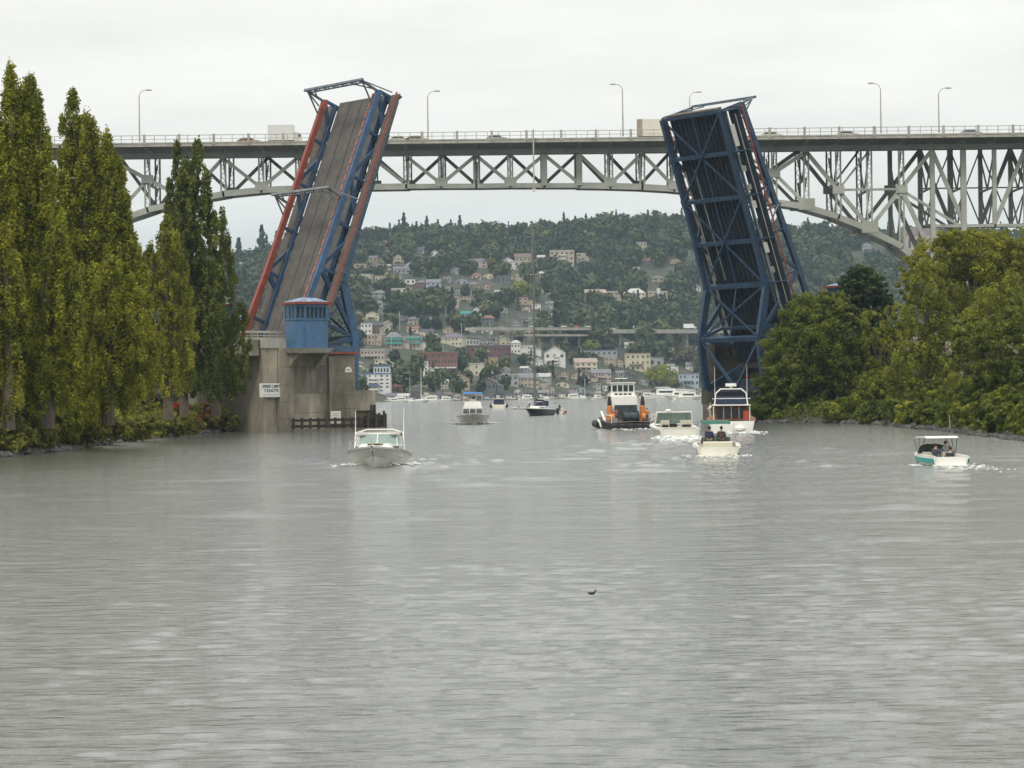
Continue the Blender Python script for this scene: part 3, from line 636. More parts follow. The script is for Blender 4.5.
# named single trees: pixel of the foot, height in px
sp_ = [('dark pointed conifer on the ridge above the white ridge houses', 404, 240, 27, 1), ('pointed conifer on the ridge right of the tallest left one', 427, 240, 24, 1), ('slim dark conifer on the ridge above the teal roof', 460, 240, 24, 1), ('short ridge conifer just left of the slim one above the teal roof', 451, 240, 20, 1),
       ('conifer on the ridge seen between poplars and left leaf', 262, 262, 36, 1), ('dark conifer on the ridge just right of the dark poplar', 239, 272, 34, 1), ('small ridge conifer right of the left leaf', 376, 245, 18, 1), ('short thick ridge conifer left of the right leaf', 588, 238, 17, 1), ('rounded dark ridge tree between two conifers right of the mast', 600, 236, 16, 0),
       ('dark ridge conifer midway from mast to right leaf', 618, 236, 14, 1), ('thin airy tree standing on the ridge left of the right leaf', 634, 234, 16, 0), ('dark ridge conifer just right of the mast', 545, 240, 20, 1), ('large pale green round tree in mid hill below the bright white ridge house', 449, 272, 26, 0),
       ('broad olive willow on the far shore behind the white cruiser', 662, 389, 24, 0), ('brownish round tree under the viaduct beside the right leaf', 685, 366, 20, 0), ('dark round tree behind the flybridge boat', 491, 378, 15, 0), ('big dark tree growing in front of the viaduct, left of two', 600, 352, 28, 0), ('big dark tree growing in front of the viaduct, right of two', 644, 350, 26, 0),
       ('bright green round tree under the viaduct right of the white balconied house', 592, 352, 13, 0), ('dark bushy tree on the shore right of the white waterfront block', 405, 392, 30, 0), ('second shore tree right of the white waterfront block', 434, 392, 22, 0), ('tall ridge conifer between the two left leaf trusses', 285, 256, 22, 1),
       ('twin-topped ridge tree at the left edge of the right leaf', 668, 232, 16, 0), ('olive tree on the slope behind the brick warehouse', 432, 348, 16, 0), ('pale tree halfway up the hill behind the ochre house', 520, 300, 20, 0)]
for lb, px, py, hp, con in sp_:
    mt_ = LF_HILC if con else {'bro': LF_BRWN, 'bri': LF_WIL, 'bro': LF_WIL, 'pal': LF_WIL}.get(lb[:3], LF_HILL)
    if 'brownish' in lb: mt_ = leafmat('brownish_leaves', (.05, .045, .02), (.12, .10, .045))
    wide = 'willow' in lb or 'round' in lb
    t = proto_tree(con, 5.5 if con else (10 if wide else 7), 18 if con else 14, mt_, lb, per=260); place_hill(t, px, py, hp, 18 if con else 14)
grp = 'single trees standing between the far hillside houses'
protos = [proto_tree(False, 5, 10, LF_HILL, 'round green tree standing between the houses of the far hillside', group=grp) for _ in range(3)]
cnt = 0
for i in range(700):
    px = rnd.choice([rnd.uniform(355, 700), rnd.uniform(240, 290)]); py = rnd.uniform(300, 393)
    if cnt >= 110: break
    g = hill_at(px, py)
    if blocked(g.x, g.y) or clash(px-4, px+4, py-9, py, -1): continue
    t = protos[cnt % 3] if cnt < 3 else copy_tree(protos[cnt % 3]); t.location = g; s = rnd.uniform(.6, 1.25); t.scale = (s, s, s*rnd.uniform(.85, 1.15)); t.rotation_euler = (0, 0, rnd.uniform(0, 6)); cnt += 1

for i in range(26):
    px = rnd.uniform(358, 700); py = rnd.uniform(310, 392); g = hill_at(px, py); h = rnd.uniform(11, 15)
    t = thing('utility_pole', tuple(g), rnd.uniform(-.6, .6), 'thin wooden utility pole with a crossarm among the far hillside houses', 'utility pole', 'utility poles among the far hillside houses')
    M = Matrix.Translation(g) @ Matrix.Rotation(t.rotation_euler.z, 4, 'Z'); MB(M).tube((0, 0, -1), (0, 0, h), .3, .2, 6).build('pole', CONCL if i % 3 else BARK, t); MB(M).box(-1.3, 1.3, -.12, .12, h-1.4, h-1.15).build('crossarm', BARK, t)
# ------------------------------------------------------------------ haze
hz = MB().box(-1500, 1500, -60, 3500, -4, 262).build('haze', bpy.data.materials.new('haze_air'), kind='stuff', label='thin grey haze in the air over the lake', cat='haze')
hm = hz.data.materials[0]; hm.use_nodes = True; ht = hm.node_tree; ht.nodes.clear(); o_ = N(ht, 'ShaderNodeOutputMaterial'); pv = N(ht, 'ShaderNodeVolumePrincipled')
pv.inputs['Color'].default_value = (.66, .86, 1.0, 1); pv.inputs['Density'].default_value = .00007; pv.inputs['Anisotropy'].default_value = .1; ht.links.new(pv.outputs[0], o_.inputs['Volume'])
hz.display_type = 'WIRE'
# ------------------------------------------------------------------ high steel arch bridge
AY, FY = 503.0, 518.0
A0 = at(512, 153, AY)
ZT = A0.z                       # truss top chord
RZ = at(570, 131.5, 499).z      # top of railing
ab = thing('steel_arch_bridge', (0, 514, 0), 0, 'high grey-green steel arch truss bridge carrying a road deck behind the drawbridge', 'bridge')
px_n = [72, 110, 147, 185, 223, 261, 298, 335, 371, 406, 441, 476, 510, 544, 579, 610, 642, 674, 706, 740, 774, 806, 838, 869, 901, 932, 963, 994, 1025, 1057, 1090]
yb_n = [240, 223, 210, 201, 194, 190, 188.5, 187.5, 187, 186.5, 186, 186, 185.5, 185.5, 185.5, 186, 187, 189, 192.5, 197, 202, 207, 217, 230, 247, 226, 226, 225.5, 225.5, 225.5, 225]
NX = [at(p, 153, AY).x for p in px_n]; NZ = [at(p, y, AY).z for p, y in zip(px_n, yb_n)]
nn = len(NX); iR = px_n.index(932)
ZT0 = ZT; NZ0 = NZ
XL, XR = -200., NX[-1]+60
MB().box(XL, XR, 497, 524, RZ-2.35, RZ-1.72).build('road_deck', CONCL, ab)
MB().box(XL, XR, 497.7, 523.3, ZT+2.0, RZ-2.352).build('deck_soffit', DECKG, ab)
mb = MB()
for y in (496.9, 523.7):
    mb.box(XL, XR, y, y+.4, RZ-1.75, RZ-1.5); mb.box(XL, XR, y+.1, y+.3, RZ-.12, RZ); mb.box(XL, XR, y+.13, y+.27, RZ-.9, RZ-.8)
    x = XL
    while x < XR: mb.box(x-.06, x+.06, y+.12, y+.28, RZ-1.6, RZ-.1); x += 2.3
mb.build('railing', CONCL, ab)
x = XL+2
while x < XR: MB().box(x-.24, x+.24, 496.8, 497.3, RZ-2.0, RZ+.15).build('railing_post', CONCL, ab); x += 7.2
# floor beams under the deck
for i in range(nn):
    if px_n[i] > 110 or 1: MB().box(NX[i]-.35, NX[i]+.35, 499, 522, ZT+1.5, ZT+2.0).build('floor_beam', STEELD, ab)
# stringers
mb = MB()
for y in np.linspace(501, 520, 6): mb.box(XL, XR, y-.15, y+.15, ZT+1.6, ZT+1.999)
mb.build('stringers', STEELD, ab)
for (Y, nm, ph) in ((AY, 'near', 0), (FY, 'far', 1)):
    m = STEELG if ph == 0 else STEELD  # far truss takes the copy with shade in its colour
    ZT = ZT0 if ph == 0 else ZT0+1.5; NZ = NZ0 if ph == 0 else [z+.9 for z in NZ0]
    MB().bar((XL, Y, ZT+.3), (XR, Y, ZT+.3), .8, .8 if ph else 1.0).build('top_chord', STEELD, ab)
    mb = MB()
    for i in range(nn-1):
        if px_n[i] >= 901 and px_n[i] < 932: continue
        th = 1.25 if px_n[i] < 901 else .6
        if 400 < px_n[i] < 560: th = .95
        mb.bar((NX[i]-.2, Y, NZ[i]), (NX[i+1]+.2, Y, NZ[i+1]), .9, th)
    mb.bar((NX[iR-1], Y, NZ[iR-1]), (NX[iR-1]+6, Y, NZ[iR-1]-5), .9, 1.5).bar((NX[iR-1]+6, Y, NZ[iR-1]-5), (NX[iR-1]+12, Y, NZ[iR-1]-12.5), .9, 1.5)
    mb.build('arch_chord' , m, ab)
    def gus(i, z, s=1.6): MB().box(NX[i]-s, NX[i]+s, Y-.55, Y+.55, z-s*.7, z+s*.7).build('gusset_plate', m, ab)
    def vert(i, wd=.55, zb=None):
        zb = NZ[i] if zb is None else zb
        mb = MB()
        if wd < .8:     # laced pair
            for d in (-.48, .48): mb.bar((NX[i]+d, Y, zb), (NX[i]+d, Y, ZT-.5), .32, .5, (0, 1, 0))
            z = zb; s_ = 1
            while z < ZT-1.2: mb.bar((NX[i]-.42*s_, Y-.2, z), (NX[i]+.42*s_, Y-.2, z+.95), .12, .12); z += .95; s_ = -s_
        else: mb.bar((NX[i], Y, zb), (NX[i], Y, ZT-.5), wd, wd, (0, 1, 0))
        mb.build('vertical_post', m, ab)
    def diag(i, zi, j, zj, wd=.75): MB().bar((NX[i], Y, zi), (NX[j], Y, zj), .5, wd*.84).build('diagonal', m, ab)
    ix = {p: k for k, p in enumerate(px_n)}
    T = ZT-.4
    for k in range(1, nn):
        p = px_n[k]
        if p in (544, 579): vert(k, 1.25)
        elif p in (932, 963): vert(k, .95 if p == 932 else 1.1, -4 if p == 932 else 3)
        elif p == 994 or p > 1000: vert(k, .85, NZ[k] if p > 1000 else NZ[k])
        elif p == 901: vert(k, .9 if ph else .55)
        else: vert(k, .55 if p not in (406, 441, 476, 510) else .56)
    # left haunch and centre span, Warren pattern; the far truss is a panel out of step
    bots = {110, 185, 261, 335, 406+35*0 if 0 else 441, 510, 610, 674} if ph == 0 else {147, 223, 298, 371, 406, 476, 544, 642, 706}
    if ph == 0:
        for a, b in ((110, 185),): pass
    seq = [p for p in px_n if 72 <= p <= 740]
    for a, b in zip(seq[:-1], seq[1:]):
        i, j = ix[a], ix[b]
        if a < 185 and ph == 0: continue
        if b in bots: diag(i, T, j, NZ[j]+.4, .85 if not (a == 544) else 1.1)
        elif a in bots: diag(i, NZ[i]+.4, j, T, .85)
        else: diag(i, T, j, NZ[j]+.4, .85)
    for p in bots:
        if p in ix and 180 < p < 720: gus(ix[p], NZ[ix[p]]+.8, 1.3)
    if ph == 0:
        diag(ix[110], T, ix[185], NZ[ix[185]]+.4, 1.0); zc = (T+NZ[ix[185]])/2; gus(ix[147], zc+.2, 1.2); diag(ix[147], zc, ix[110], NZ[ix[110]]+.5, .8)
    for t0, b0, mid in ((806, 740, 774), (806, 869, 838), (932, 869, 901)):
        diag(ix[t0], T, ix[b0], NZ[ix[b0]]+.4, 1.0); zc = (T+NZ[ix[b0]]+.4)/2; gus(ix[mid], zc, 1.2)
        oth = {774: 740, 838: 869, 901: 869}[mid]
        if mid == 838: diag(ix[mid], zc, ix[869], T, .5)
        if mid == 774: diag(ix[mid], zc, ix[806], NZ[ix[806]]+.4, .8); diag(ix[mid], zc, ix[740], T, .5)
        if mid == 901: MB().bar((NX[ix[901]], Y, zc), (NX[ix[932]]-1, Y, at(927, 247, Y).z), .6, .9).build('diagonal', m, ab)
    for a in (806, 869): gus(ix[a], NZ[ix[a]]+.6, 1.7)
    MB().bar((NX[ix[838]], Y, (T+NZ[ix[869]]+.4)/2), (NX[ix[901]], Y, (T+NZ[ix[869]]+.4)/2), .35, .45).build('strut', m, ab)
    diag(ix[932], T, ix[963], NZ[ix[963]]+.4, 1.0)
    MB().bar((NX[ix[901]], Y, (T+NZ[ix[869]])/2), (NX[ix[963]], Y, NZ[ix[963]]-.5), .5, .55).build('diagonal', m, ab)
    diag(ix[994], NZ[ix[994]]+.4, ix[1025], T, 1.0); diag(ix[1025], T, ix[1057], NZ[ix[1057]]+.4, 1.0)
    for k in range(iR, nn-1):       # light K bracing between the tall posts
        zm = (T+NZ[iR+1])/2; xm = (NX[k]+NX[k+1])/2
        MB().bar((NX[k], Y, T), (xm, Y, zm), .28).bar((NX[k+1], Y, T), (xm, Y, zm), .28).bar((NX[k], Y, NZ[iR+1]), (xm, Y, zm), .28).bar((NX[k+1], Y, NZ[iR+1]), (xm, Y, zm), .28).bar((NX[k], Y, zm), (NX[k+1], Y, zm), .28).build('k_brace', m, ab) if ph else None
    MB().bar((NX[ix[963]], Y, NZ[ix[963]]), (XR, Y, NZ[ix[963]]), .6, .7).build('side_span_chord', m, ab)
ZT, NZ = ZT0, NZ0
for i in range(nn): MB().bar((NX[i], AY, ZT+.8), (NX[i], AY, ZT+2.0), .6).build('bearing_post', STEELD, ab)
# sway frames and lateral bracing between the trusses
for k in range(1, nn):
    x = NX[k]; zb = NZ[k]; h = ZT-zb
    mb = MB()
    if h > 11:
        zm = (ZT+zb)/2
        for a, b in ((ZT-.5, zm), (zm, zb+.3)):
            mb.bar((x, AY, a), (x, (AY+FY)/2, b), .3).bar((x, FY, a), (x, (AY+FY)/2, b), .3)
        mb.bar((x, AY, zm), (x, FY, zm), .4)
    else: mb.bar((x, AY, ZT-.5), (x, (AY+FY)/2, zb+.3), .28).bar((x, FY, ZT-.5), (x, (AY+FY)/2, zb+.3), .28)
    mb.bar((x, AY, zb+.4), (x, FY, zb+.9), .4, .4)
    mb.build('sway_frame', STEELD, ab)
    if k < nn-1 and px_n[k+1] != 932:
        MB().bar((x, AY, zb+.2), (NX[k+1], FY, NZ[k+1]+.9), .3).bar((x, FY, zb+.7), (NX[k+1], AY, NZ[k+1]), .3).build('lateral_brace', STEELD, ab)
# tower pier and side column bents (largely behind the trees)
for x0 in (NX[iR]-1, NX[iR+1]+1):
    for Y in (AY, FY): MB().box(x0-2.5, x0+2.5, Y-2.5, Y+2.5, -2, 14).build('concrete_footing', CONC, ab)
for x0 in (-150., 190.):
    for Y in (AY, FY): MB().bar((x0, Y, 0), (x0, Y, ZT), 2.2, 2.2, (0, 1, 0)).build('column', STEELG, ab)
    MB().bar((x0, AY, ZT*.5), (x0, FY, ZT*.5), 1).build('strut', STEELD, ab)
# navigation light drop pole at mid span
x = at(533.5, 150, 496).x
MB().bar((x, 496.3, RZ+.2), (x, 496.3, at(533, 190, 496).z), .75, .3).build('clearance_gauge_pole', CONCL, ab)
MB().box(x-.35, x+.35, 496, 496.6, at(533, 191.5, 496).z, at(533, 188.5, 496).z).build('navigation_lamp', WHITE, ab)
def lamp(px, ytop, dirn, Y, label):
    b = at(px, 133, Y); top = at(px, ytop, Y).z; t = thing('street_lamp', (b.x, Y, RZ-1.2), 0, label, 'street lamp', 'tall street lamps along the high bridge deck')
    MB().tube((b.x, Y, RZ-1.2), (b.x, Y, top-1.2), .17, .10, 8).build('pole', CONCL, t)
    pts = [(b.x, Y, top-1.2), (b.x+dirn*.35, Y, top-.5), (b.x+dirn*.95, Y, top-.1), (b.x+dirn*1.7, Y, top)]
    MB().path(pts, .075, 6).build('arm', CONCL, t)
    MB().box(min(b.x+dirn*1.5, b.x+dirn*2.6), max(b.x+dirn*1.5, b.x+dirn*2.6), Y-.2, Y+.2, top-.18, top+.08).build('lamp_head', STEELG, t)
for px, yt, d, Y, lb in ((139.5, 90, 1, 498, 'street lamp rising from the high bridge just right of the tall poplar'), (428, 91, 1, 498, 'street lamp on the high bridge just right of the left leaf tip'), (623, 84, -1, 498, 'street lamp on the high bridge left of the white and brown box truck'),
                         (690, 92, 1, 522.5, 'street lamp head showing just above the right leaf tip'), (881, 83, -1, 498, 'street lamp whose arm points left on the high bridge, right part'), (939, 88, 1, 498, 'rightmost street lamp on the high bridge, arm pointing right')): lamp(px, yt, d, Y, lb)
DZ = RZ-1.7
def bcar(px, Y, L, Hh, col, lb, **k):
    p = at(px, 140, Y); t = car(px, pxof((p.x, Y, DZ))[1], Y, L, Hh, col, lb, **k); t.location.z = DZ; return t
bcar(285, 503, 7.0, 3, (.60, .60, .58), 'white box truck on the high bridge beside the left leaf tip', cat='truck', name='truck', boxh=4.1)
TK = bcar(654, 503, 7.0, 3, (.62, .60, .52), 'cream box truck with a brown rear door on the high bridge by the right leaf', cat='truck', name='truck', boxh=4.4, heading=0)
M = MW[TK.name]; MB(M).box(-3.52, -2.5, -1.27, 1.27, .95, 4.42).build('rear_door', mat('truck_brown', (.30, .25, .17), .7), TK)
for px, L, c, lb in ((249, 4.8, (.30, .14, .10), 'rusty red sedan on the high bridge behind the white box truck'), (417, 4.8, (.34, .22, .18), 'brownish car on the high bridge just right of the left leaf'), (400, 4.3, (.38, .36, .34), 'grey car close behind the brownish car on the high bridge'),
                     (848, 4.6, (.38, .38, .36), 'silver car on the high bridge left of the left-pointing lamp'), (971, 4.6, (.28, .3, .33), 'dark grey car on the high bridge right of the last lamp'), (772, 4.6, (.42, .40, .37), 'pale car on the high bridge just right of the right leaf'), (497, 4.4, (.3, .3, .3), 'low grey car on the high bridge near the centre pole')):
    bcar(px, 502, L, 1.45, c, lb)

# ------------------------------------------------------------------ drawbridge leaves
WT, WS, LL = 6.8, 9.75, 39.75
def leaf(side, X, Y, Z, beta, th, label):
    b = Vector((math.cos(beta), math.sin(beta), 0))*side; wv = Vector((math.sin(beta), -math.cos(beta), 0)); up = Vector((0, 0, 1))
    d = math.cos(th)*b+math.sin(th)*up; n = -math.sin(th)*b+math.cos(th)*up; O = Vector((X, Y, Z))
    def P(u, v, h): return O+u*d+v*wv+h*n
    M = Matrix(((d.x, wv.x, n.x, X), (d.y, wv.y, n.y, Y), (d.z, wv.z, n.z, Z), (0, 0, 0, 1)))
    t = thing('bascule_leaf', (X, Y, Z), 0, label, 'drawbridge leaf')
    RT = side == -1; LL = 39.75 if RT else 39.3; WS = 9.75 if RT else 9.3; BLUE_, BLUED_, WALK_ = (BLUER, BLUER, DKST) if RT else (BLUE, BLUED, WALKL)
    if M.to_3x3().determinant() < 0: pass
    def new(): return MB(M)
    # deck
    if RT: LL_ = 0; new().box(-1, LL-.1, -5.85, 5.85, -.5, -.353).build('soffit_plate', DKST, t)
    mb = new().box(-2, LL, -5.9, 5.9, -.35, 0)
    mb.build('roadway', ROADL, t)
    mb = new()
    for v in (-2.95, 0.03, 2.95): mb.box(0, LL-.02, v-.07, v+.07, .002, .05)
    mb.build('lane_joint', mat('lane_joint', (.06, .05, .045), .8), t)
    mb = new()
    for v in np.linspace(-5.4, 5.4, 12): mb.box(0, LL-.1, v-.09, v+.09, -.85, -.352)
    mb.build('stringers', DKST, t)
    bu = [5, 12, 19, 26, 33, LL-.3]
    TOPHI = RT
    def bot(u): return float(np.interp(u, [-3, -1, 4.8, 11.5, 20, LL], [-7.3, -7.2, -6.0, -1.9, -1.5, -1.15] if RT else [-8.8, -8.5, -6.6, -1.9, -1.5, -1.15]))
    def top(u): return float(np.interp(u, [-2, 5, 12, LL], [6.0, 5.9, 5.6, 3.3] if RT and TOPHI else [3.0, 2.7, 2.4, 2.0]))
    for u in bu:
        new().box(u-.22, u+.22, -WT+.3, WT-.3, -1.35, -.36).build('floor_beam', BLUED_, t)
        for s in (-1, 1): new().prism([(u-.1, s*(WT+.3), -1.2), (u-.1, s*(WT+.3), -.1), (u-.1, s*(WT+1 if RT and s < 0 else WS), -.1), (u-.1, s*(WT+1 if RT and s < 0 else WS), -.45)], (.2, 0, 0)).build('sidewalk_bracket', BLUE_, t)
    new().box(LL, LL+.25, -5.9, 5.9, -1.1, .03).build('end_plate', WALKL, t)
    # laterals beneath
    for a, c in ((33, 19), (19, 12)) if 0 else ((LL-.3, 26), (26, 12), (12, 4.8)):
        hb = -1.5 if c > 5 else None
        za = bot(a)-.05; zc = bot(c)-.05
        new().bar((a, -WT, za), (c, WT, zc), .3, .2, (0, 0, 1)).bar((a, WT, za-.22), (c, -WT, zc-.22), .3, .2, (0, 0, 1)).build('lateral_brace', BLUED_, t)
        new().bar((a, 0, za+.25), (c, 0, zc+.25), .2).build('lateral_tie', BLUED_, t)
    for u in (26, 19, 12, 33): new().bar((u, -WT, bot(u)), (u, WT, bot(u)), .55, .4).build('bottom_strut', BLUE_, t)
    new().bar((4.8, -WT, bot(4.8)), (4.8, WT, bot(4.8)), .7, .9).build('bottom_strut', BLUE_, t)
    new().bar((4.8, -WT, bot(4.8)), (-2.5, 1.5, -8.7), .4).bar((4.8, WT, bot(4.8)), (-2.5, 1.5, -8.9), .4).build('lateral_brace', BLUE_, t)
    for s in (-1, 1):
        mb = new(); v = s*WT
        us = [-2, 5, 12, 19, 26, 33, LL-.2]
        for a, c in zip(us[:-1], us[1:]): mb.mat(2 if (s == -1 and not RT) else 0).bar((a, v, top(a)), (c, v, top(c)), .65, .8)
        mb.mat(0)
        ub = [-3, -1, 4.8, 11.5, 20, LL-.2]
        for a, c in zip(ub[:-1], ub[1:]): mb.bar((a, v, bot(a)), (c, v, bot(c)), .6, .8 if a > 10 else 1.15)
        mb.mat(1)
        for i, u in enumerate(us[1:]): mb.bar((u, v, bot(u)), (u, v, top(u)), .4, .45, (0, 1, 0))
        for i, (a, c) in enumerate(zip(us[1:-1], us[2:])):
            if i % 2 == 0: mb.bar((a, v, bot(a)), (c, v, top(c)), .4, .5)
            else: mb.bar((a, v, top(a)), (c, v, bot(c)), .4, .5)
        mb.bar((5, v, bot(5)), (-2, v, top(-2)), .5, .7).bar((5, v, bot(5)), (12, v, top(12)), .5, .6).bar((-2, v, top(-2)), (-3, v, bot(-3)), .6, 1.2)
        mb.mat(0)
        for u in us[1:-1]:
            mb.box(u-.55, u+.55, v-.335, v+.345, bot(u)-.5, bot(u)+.5)
            if s == 1: mb.box(u-.6, u+.6, v-.335, v+.345, top(u)-.55, top(u)+.41)
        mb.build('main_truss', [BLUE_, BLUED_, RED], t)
        mb = new(); u = 1.; kv = v-s*.0-.40
        while u < LL-1: mb.bar((u, kv, top(u)+.38), (u+1.1, kv, top(u+1.1)+.38), .34, .3); u += 1.4
        if s == 1: mb.build('warning_strip', ORANGE, t)
        new().bar((0, s*(WT-.6), .25), (LL-.3, s*(WT-.6), .25), .22, .5).build('kerb', BLUED_, t)
        WS_ = WT+1.1 if (RT and s == -1) else WS
        a0, a1 = s*(WT+.5), s*(WS_-.05)
        new().box(0, LL, min(a0, a1), max(a0, a1), -.12, .08).build('sidewalk', WALK_, t)
        mb = new(); rv = s*WS_
        mb.bar((-.2, rv, .62), (LL, rv, .62), .17, .2)
        u = 0
        while u < LL: mb.bar((u, rv, .1), (u, rv, .6), .07, .07, (0, 1, 0)); u += 1.2
        mb.build('sidewalk_railing', RED, t)
        for u in np.arange(5, LL, 7): new().bar((u, s*(WT+.3), .085), (u, s*(WS_-.2), .085), .12, .05).build('walk_joint', mat('lane_joint', (.06, .05, .045), .8), t)
    # overhead frames
    for u, hh in ((LL-.4, 6.0 if RT else 5.4),)+(((22.5, 5.2),) if side == 1 else ((22.5, 5.2),)):
        mb = new()
        for s in (-1, 1):
            v = s*(WT+.1)
            mb.bar((u, v, 1.5), (u+.3, v, hh), .28, .35, (0, 1, 0)).bar((u-2.6, v, 1.8), (u+.2, v, hh-.3), .18)
            mb.bar((u, s*(WT-2.2), hh), (u, v, hh-2.2), .15).bar((u+.3, v, hh), (u, s*(WS), 1.3), .16)
        mb.bar((u+.3, -WT-.6, hh), (u+.3, WT+.6, hh), .35, .3).bar((u+.3, -WT-.2, hh-.75), (u+.3, WT+.2, hh-.75), .18, .18)
        v = -WT; k = 0
        while v < WT-.5: mb.bar((u+.3, v, hh if k % 2 else hh-.75), (u+.3, v+1.13, hh-.75 if k % 2 else hh), .12); v += 1.13; k += 1
        mb.build('portal_frame', mat('portal_steel', (.10, .13, .16), .55, 0, .25, 1) if u > 30 else mat('portal_steel_grey', (.16, .17, .17), .6, 0, .25, 1), t)
    # service boxes and cable ducts fixed to the sidewalk underside
    if side == -1:
        for u, w_ in ((35.5, 3.4), (24.5, 1.1), (27.3, .8), (17.6, 1.6), (14, .9), (30.2, .8)):
            new().box(u-w_/2, u+w_/2, WT+.9, WT+1.5, -.85, -.5).build('junction_box', SIGNW if w_ > 1 else STEELG, t)
        new().bar((2, WT+.6, -.6), (LL-1, WT+.6, -.6), .12).bar((2, WT+2.3, -.5), (LL-1, WT+2.3, -.5), .1).build('cable_duct', STEELG, t)
        for v in (-4.6, -2.4): new().bar((13, v, -1.4), (31, v, -1.4), .1).build('conduit', STEELG, t)
    # counterweight
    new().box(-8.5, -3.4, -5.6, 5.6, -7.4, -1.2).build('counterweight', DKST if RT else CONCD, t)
    if side == 1:   # sidewalk hanging rods at the heel
        for v in (WT+.2,): new().bar((9.5, v, -2.2), (4.0, v, .0), .16).bar((8.5, v, -2.6), (3.0, v, .0), .16).build('hanger_rod', BLUED_, t)
    return t, P, b, wv
LX = (-32.3, 336.1, 10.5, .668, 1.1964); RX = (39.7, 377.2, 10.3, .639, 1.221)
lf, PL, bL, wL = leaf(1, *LX, 'raised left bascule leaf showing its brown roadway, blue trusses and red rails')
rf, PR, bR, wR = leaf(-1, *RX, 'raised right bascule leaf showing its dark blue underside and cross bracing')

# ------------------------------------------------------------------ piers, control towers, approaches
def frame(X, Y, b, wv): return Matrix(((b.x, wv.x, 0, X), (b.y, wv.y, 0, Y), (0, 0, 1, 0), (0, 0, 0, 1)))
ML = frame(LX[0], LX[1], bL, wL); MR = frame(RX[0], RX[1], bR, wR)
def pier(M, smax, slow, label, CONC=CONC, sl=-9.6):
    t = thing('bridge_pier', tuple(M @ Vector((0, 0, -2))), 0, label, 'bridge pier')
    MB(M).box(sl, .8, 8.2, 10.3, -3, 12.2).build('side_wall', CONC, t)
    MB(M).box(.803, smax, 8.2, 10.298, -3, 10.4).build('side_wall', CONC, t)
    MB(M).box(sl, smax, -10.3, -8.2, -3, 12.2).build('side_wall', CONC, t)
    MB(M).box(sl, sl+1.8, -8.19, 8.19, -3, 12.2).build('rear_wall', CONC, t)
    MB(M).box(sl+1.81, slow, -10.0, 10.0, -3, 2.6).build('base_block', CONCD, t)
    MB(M).box(smax+.003, slow, 5.5, 10.28, 2.603, 5.4).build('channel_block', CONC, t)
    MB(M).box(smax+.003, slow, -10.28, -5.5, 2.603, 5.4).build('channel_block', CONC, t)
    MB(M).box(sl-.3, -4.6, 10.29, 10.9, 11.2, 12.5).build('cornice', CONCL, t)
    # near face relief: pilasters, recessed bay under the tower, plinth
    for a, c, o in ((sl-.1, sl+.6, .3), (-7.4, -5.3, .9), (.8, 1.7, .5)): MB(M).box(a, c, 10.302, 10.3+o, -3, 11.19 if a < 0 else 10.1).build('pilaster', CONC, t)
    MB(M).box(sl+.6, -7.5, 10.302, 10.7, 4.4, 11.19).build('wall_panel', CONC, t)
    MB(M).box(sl+.6, -7.5, 10.302, 10.6, -3, .9).build('plinth', CONC, t)
    MB(M).box(1.8, smax-.1, 10.302, 10.62, -3, 10.3).build('wall_panel', CONC, t)
    for z in (1.2, 2.9, 4.7, 6.5, 8.2): MB(M).box(1.8, smax-.12, 10.621, 10.635, z, z+.07).build('joint_line', CONCD, t)
    for z in (2.4, 5.0, 7.4): MB(M).box(-5.2, .7, 10.302, 10.315, z, z+.06).build('joint_line', CONCD, t)
    for z in (1.6, 3.9, 6.2, 8.6): MB(M).box(-7.35, -5.35, 11.201, 11.212, z, z+.06).build('joint_line', CONCD, t)
    MB(M).box(-4.9, .4, 10.316, 10.36, 5.2, 8.9).build('weathered_panel', CONCD if CONC is CONCD else mat('streaked_concrete', (.2, .18, .14), .9, 0, .3, 1.5, (.07, .06, .05), .8, .8, stretch=(1, 1, .12)), t)
    return t
pl = pier(ML, 5.3, 8.8, 'tall weathered concrete pier with pilasters under the left leaf')
prr = pier(MR, 3.0, 4.2, 'dark concrete pier at the water under the right leaf', mat('dark_pier_concrete', (.085, .072, .055), .9, 0, .3, .8, (.03, .028, .022), .3, .8, .4, 5))
TBL = mat('tower_blue_lit', (.055, .135, .255), .5, 0, .15, 1.2, (.06, .10, .15), .8, .4)  # brighter copy of the bridge blue, light on the walls put into colour
